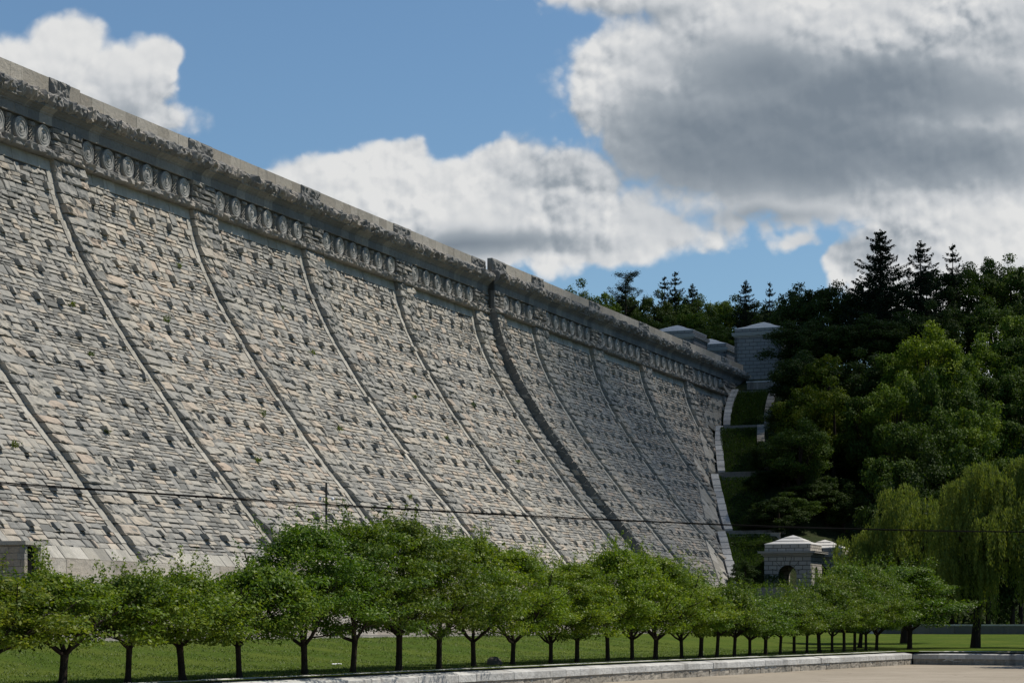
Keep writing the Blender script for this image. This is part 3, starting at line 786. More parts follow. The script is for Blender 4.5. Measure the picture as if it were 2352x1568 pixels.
# ------------------------------------------------------------------ pavilions
def ashlar_mat(name, bw, bh, c=(.38, .365, .33), mort=.03):
    m, n, b = mat(name, .9, .15); P = objc(n)
    sp_ = n.new('ShaderNodeSeparateXYZ'); n.put(sp_.inputs[0], P)
    cx = n.new('ShaderNodeCombineXYZ'); n.put(cx.inputs[0], n.m('ADD', sp_.outputs[0], sp_.outputs[1])); n.put(cx.inputs[1], sp_.outputs[2])
    br = n.new('ShaderNodeTexBrick'); n.put(br.inputs['Vector'], cx.outputs[0]); br.inputs['Scale'].default_value = 1
    br.inputs['Brick Width'].default_value = bw; br.inputs['Row Height'].default_value = bh; br.inputs['Mortar Size'].default_value = mort * 1.6; br.inputs['Mortar Smooth'].default_value = .2
    br.inputs['Color1'].default_value = (c[0] * 1.08, c[1] * 1.06, c[2] * 1.05, 1); br.inputs['Color2'].default_value = (c[0] * .88, c[1] * .89, c[2] * .92, 1); br.inputs['Mortar'].default_value = (.10, .095, .085, 1)
    cc = n.mix(n.mr(n.noise(P, 1.2, 6, .65), .4, .8, 0, .4), br.outputs[0], (.2, .19, .17, 1))
    n.put(b.inputs['Base Color'], cc)
    bump(n, b, n.m('SUBTRACT', n.m('MULTIPLY', n.noise(P, 5, 5, .6), .3), br.outputs['Fac']), .06, .9)
    return m
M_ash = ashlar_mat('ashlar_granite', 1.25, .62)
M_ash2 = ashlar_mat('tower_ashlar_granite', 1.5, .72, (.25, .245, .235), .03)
M_roof = stone_mat('pale_roof_slabs', [(0, (.48, .48, .47)), (1, (.62, .62, .61))], .1, .2)
M_trim = stone_mat('pavilion_trim', [(0, (.34, .33, .31)), (1, (.46, .45, .42))], .15, .3)
def arch_wall(w, h, aw, ah, th, base_open=True):
    """wall in x-z plane centred on x, thickness th in +y, arched opening width aw height ah"""
    K = 16; r = aw / 2
    arc = [(r * math.cos(a), ah - r + r * math.sin(a)) for a in np.linspace(math.pi, 0, K)]
    mb = MB(); top = [(-w / 2 + w * i / (K - 1), h) for i in range(K)]
    for y, fl in ((0, False), (th, True)):
        a0 = np.array([(x, y, z) for x, z in arc]); t0 = np.array([(x, y, z) for x, z in top])
        mb.grid(np.stack([a0, t0], 0), flip=not fl)
        for sx in (-1, 1):
            v = [(sx * r, y, 0), (sx * w / 2, y, 0), (sx * w / 2, y, ah - r), (sx * r, y, ah - r)]
            mb.add(v, [(0, 1, 2, 3) if (sx > 0) != fl else (3, 2, 1, 0)])
            v = [(sx * r, y, ah - r), (sx * w / 2, y, ah - r), (sx * w / 2, y, h)]
            mb.add(v, None, [(0, 1, 2) if (sx > 0) != fl else (2, 1, 0)])
    path = [(-r, 0)] + arc + [(r, 0)]
    mb.grid(np.array([[(x, 0, z) for x, z in path], [(x, th, z) for x, z in path]]))
    for sx in (-1, 1): mb.add([(sx * w / 2, 0, 0), (sx * w / 2, th, 0), (sx * w / 2, th, h), (sx * w / 2, 0, h)], [(0, 1, 2, 3)])
    return mb
def pavilion(name, loc, label, Wd=6.8, hw=7.5, attic=.95, cor=.75, over=.75, aw=2.7, ah=6.85, saw=1.7, sah=6.7, solid=False, m=None, roofh=1.45, group=None):
    m = m or M_ash
    root = empty(name, loc, ROT, label, 'pavilion', group)
    # local: x = along the dam (away), y = left. front faces -x
    hw2 = Wd / 2
    for k, (ang, aw_, ah_) in enumerate(((-math.pi / 2, aw, ah), (0, saw, sah), (math.pi / 2, aw, ah), (math.pi, saw, sah))):
        # wall whose outside faces local direction
        if solid and True:
            mb = MB(); mb.box((-hw2, 0, 0), (hw2, .6, hw))
            mb.box((-hw2 + 1.1, -.06, .6), (-hw2 + 1.22, 0, hw - 1.2), tint=0); mb.box((hw2 - 1.22, -.06, .6), (hw2 - 1.1, 0, hw - 1.2), tint=0)
        else:
            wd_ = Wd if k % 2 == 0 else Wd - 1.2 - .01
            mb = arch_wall(wd_, hw, aw_, ah_, .6)
        if not solid:
            for a in np.linspace(.35, math.pi - .35, 6):       # wedge joints round the arch
                r0, r1 = aw_ / 2 + .02, aw_ / 2 + .95 + .35 * abs(math.sin(a))
                c_, s_ = math.cos(a), math.sin(a); zc = ah_ - aw_ / 2
                if zc + r1 * s_ > hw: r1 = (hw - .05 - zc) / s_
                tvec = np.array([-s_, c_]) * .025
                P4 = [np.array([c_, s_]) * r0 + tvec, np.array([c_, s_]) * r1 + tvec, np.array([c_, s_]) * r1 - tvec, np.array([c_, s_]) * r0 - tvec]
                P4 = [(p[0], p[1] + zc) for p in P4]
                v = [(p[0], -.004, p[1]) for p in P4]
                jm = MB() if a < .4 else jm
                jm_v = v
                Rm = lambda v_: rotz(v_, k, hw2)
                jm.add(Rm(jm_v), [(0, 1, 2, 3)])
            jm.build('arch_joints', M_dark, root)
        V_ = np.concatenate(mb.v); mb.v = [rotz(V_, k, hw2)]
        mb.tint = [np.concatenate(mb.tint)]
        mb.build('wall', m, root)
    if solid:
        pass
    mb = MB()
    for z0, z1, e in ((hw, hw + cor * .3, .12), (hw + cor * .3, hw + cor * .62, .38), (hw + cor * .62, hw + cor * .92, over), (hw + cor * .92, hw + cor, over + .06)):
        mb.box((-hw2 - e, -hw2 - e, z0), (hw2 + e, hw2 + e, z1 - .003), tint=.4)
    mb.build('cornice', M_trim, root)
    z = hw + cor; mb = MB(); aw2 = hw2 - .05
    n_ = 3
    for sx in range(-n_ + 1, n_):
        pass
    mb.box((-aw2, -aw2, z - .01), (aw2, aw2, z + attic), tint=.5)
    mb.build('attic', m, root)
    z += attic
    rf = MB(); hs = [(hw2, hw2 * .66), (hw2 * .62, hw2 * .37), (hw2 * .33, 0.01)]
    zz_ = z
    for i, (a_, b_) in enumerate(hs):
        zr = zz_ + .10
        d_ = roofh / 3 - .10
        v = [(sx * a_, sy * a_, zz_ - .02) for sx, sy in ((-1, -1), (1, -1), (1, 1), (-1, 1))] + [(sx * a_, sy * a_, zr) for sx, sy in ((-1, -1), (1, -1), (1, 1), (-1, 1))] + [(sx * b_, sy * b_, zr + d_) for sx, sy in ((-1, -1), (1, -1), (1, 1), (-1, 1))]
        rf.add(v, [(0, 1, 5, 4), (1, 2, 6, 5), (2, 3, 7, 6), (3, 0, 4, 7), (4, 5, 9, 8), (5, 6, 10, 9), (6, 7, 11, 10), (7, 4, 8, 11), (8, 9, 10, 11)], tint=.3 + .2 * i)
        zz_ = zr + d_
    rf.build('roof', M_roof, root)
    rs = MB(); zz_ = z
    for i in (1, 2):
        zz_ = z + roofh / 3 * i
        a_ = hs[i][0] + .02
        rs.box((-a_, -a_, zz_ - .015), (a_, a_, zz_ + .06), tint=0)
    rs.build('roof_step', M_gap, root)
    return root
def rotz(v, k, off):
    v = np.asarray(v, float).reshape(-1, 3)
    # k=0 faces -x (front), 1 faces -y, 2 faces +x, 3 faces +y
    x, y, z = v[:, 0], v[:, 1] - off, v[:, 2]
    if k == 0: return np.stack([y, -x, z], -1)
    if k == 1: return np.stack([x, y, z], -1)
    if k == 2: return np.stack([-y, x, z], -1)
    return np.stack([-x, -y, z], -1)
g_ = 'stone pavilions at the foot of the bank'
pavilion('pavilion', (at(1822, 303.5), 303.5, 1.4), 'nearer arched granite pavilion with stepped pyramid roof among the trees', group=g_, hw=8.1)
pavilion('pavilion', (at(1895, 320), 320, 1.4), 'farther arched pavilion, its roof half hidden by the willow', group=g_, hw=8.1)
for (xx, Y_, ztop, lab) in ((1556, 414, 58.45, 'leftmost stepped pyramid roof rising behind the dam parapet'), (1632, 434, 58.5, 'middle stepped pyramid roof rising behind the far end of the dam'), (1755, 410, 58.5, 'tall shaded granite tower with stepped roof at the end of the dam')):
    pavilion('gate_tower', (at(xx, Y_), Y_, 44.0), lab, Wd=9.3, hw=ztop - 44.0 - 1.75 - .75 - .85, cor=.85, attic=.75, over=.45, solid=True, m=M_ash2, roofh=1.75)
# ------------------------------------------------------------------ kiosk at the foot of the dam, left
kx, kY = at(52, 128), 128.0
ki = empty('kiosk', W(*[v for v in (111.0, 29.6)], 1.0), ROT, 'small flat-roofed stone kiosk with a dark doorway at the foot of the dam', 'kiosk')
mb = MB(); rng = np.random.default_rng(2)
hk = (1430 - 1249) / FPX * 130 - 1.0
def blockwall(mb, p0, p1, z0, z1, nrm, skip=None):
    p0 = np.array(p0, float); p1 = np.array(p1, float); L = np.linalg.norm(p1 - p0); d = (p1 - p0) / L; nv_ = np.array(nrm, float)
    z = z0; r = 0
    while z < z1 - .05:
        h_ = min(.42, z1 - z); x = -.0 if r % 2 else -.3
        while x < L - .02:
            w = rng.uniform(.5, .85); a, b_ = max(x, 0), min(x + w, L)
            if L - b_ < .2: b_ = L
            if b_ - a > .02 and not (skip and a < skip[1] and b_ > skip[0] and z < skip[2]):
                q = p0 + d * (a + .01); e = p0 + d * (b_ - .01); o_ = nv_ * rng.uniform(0, .03)
                v = [(*(q - nv_ * .3), z + .01), (*(e - nv_ * .3), z + .01), (*(e + o_), z + .01), (*(q + o_), z + .01), (*(q - nv_ * .3), z + h_ - .01), (*(e - nv_ * .3), z + h_ - .01), (*(e + o_), z + h_ - .01), (*(q + o_), z + h_ - .01)]
                mb.add(v, [(0, 3, 2, 1), (4, 5, 6, 7), (0, 1, 5, 4), (1, 2, 6, 5), (2, 3, 7, 6), (3, 0, 4, 7)], tint=rng.uniform(.3, 1))
            x = b_
            if x >= L: break
        z += h_; r += 1
# local x along dam, y left. faces: -x (towards camera) and -y (outwards, right)
KW = 2.3; KL = 1.75
blockwall(mb, (-KL / 2, KW), (-KL / 2, -KW / 2), 0, hk, (-1, 0))
blockwall(mb, (-KL / 2, -KW / 2), (KL / 2, -KW / 2), 0, hk, (0, -1), skip=(.34, 1.42, hk - .35))
blockwall(mb, (KL / 2, -KW / 2), (KL / 2, KW), 0, hk, (1, 0))
mb.build('wall', M_pil, ki)
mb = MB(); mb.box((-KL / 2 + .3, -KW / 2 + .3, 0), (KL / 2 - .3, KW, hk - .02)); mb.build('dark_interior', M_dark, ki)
mb = MB(); mb.box((-KL / 2 - .18, -KW / 2 - .18, hk), (KL / 2 + .18, KW + .6, hk + .24), tint=.5); mb.build('roof_slab', M_smooth, ki)
mb = MB(); mb.box((-4, -3.0, -2.1), (4, 3, 0), tint=.5); mb.build('base', M_plinth, ki)

# ------------------------------------------------------------------ pole with cameras, cable, rock, litter
k_ = (749.4 - 1176) / FPX; Yp = 75 / (SN - CS * k_)
pl_ = empty('camera_pole', (k_ * Yp, Yp, -1.07), 0, 'tall thin dark pole with two white dome cameras in front of the dam', 'pole')
zt = (1430 - 1109) / FPX * Yp + 1.07; za = (1430 - 1143) / FPX * Yp + 1.07
mb = MB(); mb.tube([(0, 0, 0), (0, 0, zt)], [.11, .085], 12); mb.tube([(0, 0, zt), (0, 0, zt + .04)], [.085, .085], 12); mb.tube([(0, 0, 0), (0, 0, .1)], [.2, .2], 12); mb.build('post', M_pole, pl_)
for sx in (-1, 1):
    mb = MB(); mb.tube([(0, -.05, za + .12), (sx * .25, -.06, za + .10), (sx * .48, -.06, za + .02)], .022, 6)
    arm = mb.build('arm', M_white, pl_)
    mb = MB(); K = 12; prof = [(0.001, .10), (.09, .09), (.125, .03), (.125, -.06), (.10, -.14), (.05, -.18), (.001, -.19)]
    an = np.arange(K + 1) / K * 2 * np.pi
    mb.grid(np.array([[(sx * .49 + r * math.cos(a), -.06 + r * math.sin(a), za + z_ - .05) for a in an] for r, z_ in prof]))
    mb.build('dome_camera', M_white, pl_, smooth=True)
# suspended cable
P1 = np.array([-12.6, 52, (1430 - 1107.8) / FPX * 52]); P2 = np.array([21.4, 88, (1430 - 1220.3) / FPX * 88])
tgrid = np.linspace(-.8, 1.9, 90)
mid = (1430 - 1181.5) / FPX * (52 + 36 * (12.6 / 34)); tm = 12.6 / 34
lin = P1[2] + (P2[2] - P1[2]) * tm; csag = (mid - lin) / (tm * (tm - 1))
pts = [(P1[0] + (P2[0] - P1[0]) * t_, P1[1] + (P2[1] - P1[1]) * t_, P1[2] + (P2[2] - P1[2]) * t_ + csag * t_ * (t_ - 1)) for t_ in tgrid]
mb = MB(); mb.tube(pts, .020, 6)
hel = [(p[0] + .028 * math.cos(i * .9), p[1], p[2] - .03 + 0.01 * math.sin(i * .9)) for i, p in enumerate(pts)]
mb.tube(hel, .011, 5)
tag(mb.build('overhead_cable', M_wire), 'thin black overhead cable crossing in front of the whole dam', 'cable')
# rock
def rock(name, loc, size, seed, label):
    rng = np.random.default_rng(seed); mb = MB(); n1, n2 = 12, 18
    ph = np.linspace(0, math.pi, n1)[:, None]; th = np.linspace(0, 2 * math.pi, n2 + 1)[None, :]
    d = np.stack([np.sin(ph) * np.cos(th), np.sin(ph) * np.sin(th), np.cos(ph) + 0 * th], -1)
    nz = sum(np.abs(d @ rng.normal(0, 1, 3) + rng.normal() * .3)[..., None] * .10 for _ in range(6))
    Gd = d * (.65 + nz) * np.array(size); mb.grid(Gd, flip=True)
    o = mb.build(name, M_wat); o.location = loc; return tag(o, label, 'rock')
rock('boulder', (-1.0, 120.9, -2.28), (.33, .3, .32), 4, 'small dark grey boulder on the lawn between two tree trunks')
mb = MB(); rng = np.random.default_rng(6)
Gd = np.array([[(x, y, .03 + .07 * rng.random()) for x in np.linspace(-.28, .28, 8)] for y in np.linspace(-.2, .2, 6)]); mb.grid(Gd)
s_, q_ = SQ(at(774, 118), 118.0)
o = mb.build('paper_scrap', M_white); o.location = (at(774, 118), 118, float(G(s_, q_)) + .02); tag(o, 'small white scrap of litter lying on the grass slope', 'litter')

# ------------------------------------------------------------------ vegetation
def leaf_quads(mb, C, Nn, size, rng, aspect=.55, tint=None, droop=None):
    n = len(C); Nn = Nn / (np.linalg.norm(Nn, axis=1)[:, None] + 1e-9)
    a = np.cross(Nn, rng.normal(0, 1, (n, 3))) if droop is None else droop
    a /= np.linalg.norm(a, axis=1)[:, None] + 1e-9
    b_ = np.cross(Nn, a); b_ /= np.linalg.norm(b_, axis=1)[:, None] + 1e-9
    sz = (size * rng.uniform(.6, 1.35, n))[:, None]
    V_ = np.stack([C - a * sz * .5, C + b_ * sz * aspect * .5, C + a * sz * .5, C - b_ * sz * aspect * .5], 1)
    t = rng.random(n) if tint is None else tint
    mb.add(V_.reshape(-1, 3), np.arange(n * 4).reshape(-1, 4), tint=np.repeat(t, 4))
def curve(p0, p1, bend, n=7, rng=None, wob=.0):
    p0, p1, bend = map(lambda v: np.array(v, float), (p0, p1, bend)); t = np.linspace(0, 1, n)[:, None]
    p = p0 * (1 - t) ** 2 + 2 * bend * t * (1 - t) + p1 * t * t
    if rng is not None: p[1:-1] += rng.normal(0, wob, (n - 2, 3))
    return p

def cherry(seed, height=6.6, R=3.5, nleaf=24000, leaf=.16):
    rng = np.random.default_rng(seed)
    root = empty('cherry_tree', (0, 0, 0), 0, 'x', 'tree')
    tr = MB(); lean = rng.normal(0, .06, 2); fz = rng.uniform(1.3, 1.65); r0 = rng.uniform(.115, .155)
    fork = np.array([lean[0], lean[1], fz])
    tr.tube([(0, 0, -.25), (0, 0, .02), (lean[0] * .3, lean[1] * .3, .3), (lean[0] * .7, lean[1] * .7, fz * .7), tuple(fork)], [r0 * 1.6, r0 * 1.35, r0 * 1.05, r0 * .95, r0 * 1.05], 10)
    nl = rng.integers(4, 7); tips = []
    for i in range(nl):
        an = i / nl * 2 * math.pi + rng.normal(0, .3); rr = rng.uniform(.45, .85) * R
        hh = rng.uniform(.50, .80) * height
        e = np.array([math.cos(an) * rr, math.sin(an) * rr, hh])
        bend = fork + np.array([math.cos(an) * rr * rng.uniform(.45, .75), math.sin(an) * rr * rng.uniform(.45, .75), rng.uniform(.5, 1.0)])
        c = curve(fork - [0, 0, .1], e, bend, 9, rng, .03)
        tr.tube(c, np.linspace(r0 * .62, .025, 9), 7)
        for k in range(3):
            j_ = rng.integers(2, 6); an2 = an + rng.normal(0, .8); L = rng.uniform(.9, 1.8)
            e2 = c[j_] + np.array([math.cos(an2) * L, math.sin(an2) * L, rng.uniform(.3, 1.5)])
            tr.tube(curve(c[j_], e2, (c[j_] + e2) / 2 + [0, 0, -.15], 5), np.linspace(r0 * .28, .015, 5), 5)
    e = fork + [rng.normal(0, .3), rng.normal(0, .3), height * .5]; tr.tube(curve(fork, e, (fork + e) / 2 + [.15, .1, 0], 6), np.linspace(r0 * .7, .03, 6), 7)
    tr.build('trunk', M_bark, root)
    # foliage plates: flattened clumps filling a vase shaped dome
    nc = 105; Cc = []; Rc = []; ex, ey = rng.normal(0, .35, 2); lopl = rng.uniform(0, 6.28)
    for i in range(nc):
        t_ = rng.random() ** .8; an = rng.uniform(0, 2 * math.pi)
        zb = 1.72 + t_ * (height - 2.25)
        lim = R * max(.16, 1 - (max(0, t_ - .25) / .78) ** 1.7) if t_ > .25 else R * (.8 + .8 * t_)
        rr = lim * math.sqrt(rng.uniform(.18, 1))
        rr *= 1 + .16 * math.cos(an - lopl) + .10 * math.cos(3 * an + lopl); Cc.append((math.cos(an) * rr + ex * t_, math.sin(an) * rr + ey * t_, zb + .12 * rr - .15)); Rc.append((rng.uniform(.6, 1.15), rng.uniform(.6, 1.15), rng.uniform(.18, .40)))
    Cc = np.array(Cc); Rc = np.array(Rc)
    w = Rc[:, 0] * Rc[:, 1]; w /= w.sum(); idx = rng.choice(nc, nleaf, p=w)
    d = rng.normal(0, 1, (nleaf, 3)); d /= np.linalg.norm(d, axis=1)[:, None]; rad = rng.random(nleaf) ** .45
    C = Cc[idx] + d * rad[:, None] * Rc[idx] + rng.normal(0, .05, (nleaf, 3))
    C[:, 2] -= .10 * np.hypot(d[:, 0], d[:, 1]) * rad * Rc[idx][:, 0]
    Nn = d * .5 + rng.normal(0, .55, (nleaf, 3)) + [0, 0, .75]
    tint = np.clip(rng.normal(.5, .2, nleaf) + rng.normal(0, .12, nc)[idx], 0, 1)
    mb = MB(); leaf_quads(mb, C, Nn, leaf, rng, .5, tint)
    for k in range(60):                    # leafy shoots breaking the outline
        j_ = rng.integers(nc); p0 = Cc[j_]; up = p0[2] > height * .62
        L = rng.uniform(.5, 1.45)
        out = np.array([p0[0], p0[1], 0]); out /= np.linalg.norm(out) + .01
        dr = out * rng.uniform(.2, 1.0) + np.array([0, 0, 1.1 if up else .15]) + rng.normal(0, .2, 3); dr /= np.linalg.norm(dr)
        st = p0 + dr * Rc[j_] * .8; m_ = 34; tt_ = rng.random(m_)
        cc = st + dr * (tt_ * L)[:, None] + rng.normal(0, .06, (m_, 3))
        leaf_quads(mb, cc, rng.normal(0, .6, (m_, 3)) + [0, 0, .6], .14, rng, .45)
        tr2 = None
    mb.build('crown', M_cherry, root)
    return root

KINDS = {}
def broad(seed, H=16.0, R=6.2, nleaf=15000, low=.16, leaf=.36, nc=60, shape=1.0):
    rng = np.random.default_rng(seed); root = empty('broadleaf_tree', (0, 0, 0), 0, 'x', 'tree')
    tr = MB(); tr.tube([(0, 0, -1.5), (.1, 0, H * .2), (-.1, .15, H * .45), (.1, .1, H * .8)], [.42, .34, .25, .06], 8)
    cz = H * (low + 1) / 2; hz_ = H * (1 - low) / 2
    Cc = []; Rc = []
    for i in range(nc):
        d = rng.normal(0, 1, 3); d /= np.linalg.norm(d); r_ = rng.uniform(.45, .92)
        tz = d[2] * r_; wid = R * math.sqrt(max(.12, 1 - max(0, tz) ** 1.6 * .75)) * (1 if tz > -.4 else .85)
        c = np.array([d[0] * r_ * wid / .95, d[1] * r_ * wid / .95, cz + tz * hz_ * shape])
        Cc.append(c); s_ = rng.uniform(.75, 1.5) * R / 5; Rc.append((s_, s_, s_ * rng.uniform(.6, .85)))
    for i in range(0, nc, 5):
        p = Cc[i]; b_ = np.array([0, 0, H * .3]); tr.tube(curve(b_ + [0, 0, rng.uniform(-2, 3)], p, (b_ + p) / 2 + [0, 0, -.8], 6), np.linspace(.16, .04, 6), 5)
    tr.build('trunk', M_bark, root)
    Cc = np.array(Cc); Rc = np.array(Rc); w = Rc[:, 0] ** 2; w /= w.sum(); idx = rng.choice(nc, nleaf, p=w)
    d = rng.normal(0, 1, (nleaf, 3)); d[:, 2] += .25; d /= np.linalg.norm(d, axis=1)[:, None]; rad = rng.random(nleaf) ** .28
    lump = 1 + .18 * np.sin(d[:, 0] * 7 + idx) * np.sin(d[:, 1] * 6 + idx * 2) + .12 * np.sin(d[:, 2] * 9 + idx * 3)
    C = Cc[idx] + d * (rad * lump)[:, None] * Rc[idx]
    Nn = d * .9 + rng.normal(0, .5, (nleaf, 3)) + [0, 0, .35]
    tint = np.clip(rng.normal(.45, .2, nleaf) + rng.normal(0, .12, nc)[idx], 0, 1)
    mb = MB(); leaf_quads(mb, C, Nn, leaf, rng, .7, tint)
    m_ = nc * 14; j_ = rng.integers(0, nc, m_); dd = rng.normal(0, 1, (m_, 3)); dd /= np.linalg.norm(dd, axis=1)[:, None]
    leaf_quads(mb, Cc[j_] + dd * Rc[j_] * rng.uniform(.9, 1.45, m_)[:, None], rng.normal(0, 1, (m_, 3)), leaf * .9, rng, .6)
    mb.build('crown', M_leaf, root); return root

def spruce(seed, H=20.0, R=3.8, thin=0.0, rag=.25):
    rng = np.random.default_rng(seed); root = empty('spruce_tree', (0, 0, 0), 0, 'x', 'tree')
    tr = MB(); tr.tube([(0, 0, -1.5), (0, 0, H * .5), (.05, 0, H)], [.35, .2, .02], 7)
    mb = MB(); z = H * .12
    while z < H - .25:
        t_ = (z / H); L0 = R * (1 - t_) ** .62 + .15; nb = int(rng.integers(6, 10) * (1 - thin * .5)); a0 = rng.uniform(0, 6.28)
        for k in range(nb):
            an = a0 + k / nb * 6.283 + rng.normal(0, .2); L = L0 * rng.uniform(1 - rag * 1.6, 1 + rag)
            zz0 = z + rng.normal(0, .12)
            m_ = int(26 * L * (1 - thin * .35)) + 8; u_ = rng.random(m_) ** .75
            up = .10 * L * np.sin(u_ * 3.1) * -1.2 + .16 * L * u_ ** 2.4
            side = rng.normal(0, .20 + .16 * L * .35, m_) * (1.08 - u_)
            x = np.cos(an) * u_ * L - np.sin(an) * side; y = np.sin(an) * u_ * L + np.cos(an) * side
            C = np.stack([x, y, zz0 + up - .10 * abs(side) + rng.normal(0, .07, m_) - rng.random(m_) * .22], -1)
            leaf_quads(mb, C, rng.normal(0, .4, (m_, 3)) + [0, 0, .6], .36, rng, .45)
            if L > 1.2: tr.tube([(0, 0, zz0), (math.cos(an) * L * .5, math.sin(an) * L * .5, zz0 - .07 * L), (math.cos(an) * L * .93, math.sin(an) * L * .93, zz0 + .10 * L)], [.05, .035, .01], 4)
        z += rng.uniform(.45, .75) * (1 + thin)
    m_ = 30; mb_c = np.stack([rng.normal(0, .10, m_), rng.normal(0, .10, m_), H - 1.0 + rng.random(m_) * 1.1], -1); leaf_quads(mb, mb_c, rng.normal(0, 1, (m_, 3)), .28, rng, .35)
    tr.build('trunk', M_bark, root); mb.build('crown', M_need, root); return root

def pine(seed, H=17.0, R=5.0):
    rng = np.random.default_rng(seed); root = empty('flat_topped_pine', (0, 0, 0), 0, 'x', 'tree')
    tr = MB(); tr.tube([(0, 0, -1), (0, 0, H * .6), (.2, 0, H * .95)], [.35, .25, .06], 7); mb = MB()
    for k in range(26):
        z = H * rng.uniform(.60, .93); an = rng.uniform(0, 6.28); L = R * rng.uniform(.5, 1.0) * (1 - .55 * abs((z / H - .72) / .25))
        e = np.array([math.cos(an) * L, math.sin(an) * L, z + L * rng.uniform(.2, .45)])
        c = curve((0, 0, z), e, (e[0] * .6, e[1] * .6, z + .1), 6); tr.tube(c, np.linspace(.09, .02, 6), 4)
        for u_ in (.45, .65, .82, .97):
            p = np.array([0, 0, z]) * (1 - u_) + e * u_ + rng.normal(0, .15, 3); m_ = 60
            leaf_quads(mb, p + rng.normal(0, 1, (m_, 3)) * [.42, .42, .16] + [0, 0, .15], rng.normal(0, .5, (m_, 3)) + [0, 0, .7], .32, rng, .35)
    p = np.array([.2, 0, H * .96]); leaf_quads(mb, p + rng.normal(0, 1, (220, 3)) * [.8, .8, .3], rng.normal(0, .5, (220, 3)) + [0, 0, .7], .32, rng, .35)
    tr.build('trunk', M_bark, root); mb.build('crown', M_need, root); return root

def willow(seed, H=17.5, R=7.0, label='', loc=(0, 0, 0), nst=1500, twigs=False, lobes=None):
    rng = np.random.default_rng(seed); root = empty('willow_tree', loc, 0, label, 'tree', 'weeping willows at the end of the channel')
    tr = MB(); tr.tube([(0, 0, -.4), (.1, 0, 1.5), (.35, 0, 4), (.1, .1, H * .45)], [.55, .42, .36, .28], 10)
    lobes = lobes or [(0, 0, H - 3.2, 3.6), (-R * .45, 0, H * .62, 3.0), (R * .5, .5, H * .66, 3.2), (.5, -R * .45, H * .6, 3.0), (0, R * .5, H * .66, 3.2), (-R * .25, -R * .2, H * .8, 2.8), (R * .3, -R * .25, H * .78, 2.8)]
    C_all = []; 
    for (lx, ly, lz, lr) in lobes:
        e = np.array([lx, ly, lz]); b0 = np.array([.1, .1, H * .3]); tr.tube(curve(b0, e, (lx * .5, ly * .5, H * .35 + lz * .15 + 1.5), 8, rng, .12), np.linspace(.30, .07, 8), 6)
    sub = []
    for (lx, ly, lz, lr) in lobes:
        for k in range(6):
            d = rng.normal(0, 1, 3); d[2] = abs(d[2]) - .35; d /= np.linalg.norm(d)
            sub.append((lx + d[0] * lr * .78, ly + d[1] * lr * .78, lz + d[2] * lr * .72, lr * rng.uniform(.26, .46)))
    lobes = sub; w = np.array([l[3] ** 2 for l in lobes]); w = w / w.sum()
    Ls = []; mb = MB()
    for k in range(nst):
        lx, ly, lz, lr = lobes[rng.choice(len(lobes), p=w)]
        d = rng.normal(0, 1, 3); d[2] = abs(d[2]) * .9 - .15; d /= np.linalg.norm(d)
        p = np.array([lx, ly, lz]) + d * lr * rng.uniform(.7, 1.08) * np.array([1, 1, .8])
        L = rng.uniform(1.0, 3.6) + (rng.random() < .30) * rng.uniform(1, 3.5); L = min(L, max(.8, p[2] - 1.0))
        m_ = int(L * 11) + 4; u_ = rng.random(m_)
        out = np.array([d[0], d[1], 0])
        sway = rng.normal(0, .10, 2)
        c = p + out * (1 - np.exp(-u_ * 3))[:, None] * .55 * rng.uniform(.4, 1.2) + np.stack([sway[0] * u_, sway[1] * u_, -(u_ ** 1.1) * L], -1) + rng.normal(0, .07, (m_, 3))
        dr = np.stack([rng.normal(0, .28, m_), rng.normal(0, .28, m_), -np.ones(m_)], -1)
        leaf_quads(mb, c, rng.normal(0, 1, (m_, 3)) + out * .8, .34, rng, .24, np.clip(rng.normal(.5, .2, m_), 0, 1), dr)
    tr.build('trunk', M_bark, root); mb.build('crown', M_will, root)
    if twigs:
        t2 = MB()
        for k in range(130):
            p0 = np.array([-R * .60, -1.0, H * .62]) + rng.normal(0, .9, 3); an = rng.uniform(2.0, 4.6)
            e = p0 + np.array([math.cos(an) * rng.uniform(.6, 2.4), -rng.uniform(-.6, .9), rng.uniform(-1.2, 1.8)])
            t2.tube(curve(p0, e, (p0 + e) / 2 + rng.normal(0, .4, 3), 6), np.linspace(.022, .006, 6), 4)
        t2.build('bare_twigs', M_twig, root)
    return root

# the row of small trees: heading of trunk on the 2352 px wide frame, height, spread
row = [(-18, 4.9, 2.9), (143, 4.9, 2.7), (293, 4.9, 2.6), (420, 4.9, 2.6), (550, 5.6, 2.6), (700, 7.4, 3.1), (810, 8.1, 3.3), (916, 7.9, 3.2), (1008, 7.6, 3.0), (1088, 7.6, 3.1), (1177, 6.8, 3.0), (1265, 6.4, 2.9),
       (1325, 6.5, 2.8), (1396, 7.5, 3.1), (1452, 7.8, 3.1), (1505, 7.4, 3.1), (1566, 6.7, 3.0), (1609, 5.9, 2.7), (1646, 5.5, 2.5), (1686, 5.0, 2.4), (1722, 4.8, 2.4), (1758, 4.7, 2.4), (1791, 4.6, 2.4), (1824, 4.9, 2.4), (1853, 5.6, 2.5), (1882, 6.0, 2.6), (1911, 7.4, 2.9), (1939, 7.6, 2.9), (1963, 7.6, 2.9), (1989, 7.8, 3.0), (2013, 7.6, 2.9)]
protos = [cherry(100 + i, 5.2, 3.0, 17000, .18) for i in range(4)] + [cherry(120 + i, 7.2, 3.5, 26000, .155) for i in range(5)]
used = [False] * 9
ORD = ['first', 'second', 'third', 'fourth', 'fifth', 'sixth', 'seventh', 'eighth', 'ninth', 'tenth', 'eleventh', 'twelfth', 'thirteenth', 'fourteenth', 'fifteenth', 'sixteenth', 'seventeenth', 'eighteenth', 'nineteenth', 'twentieth']
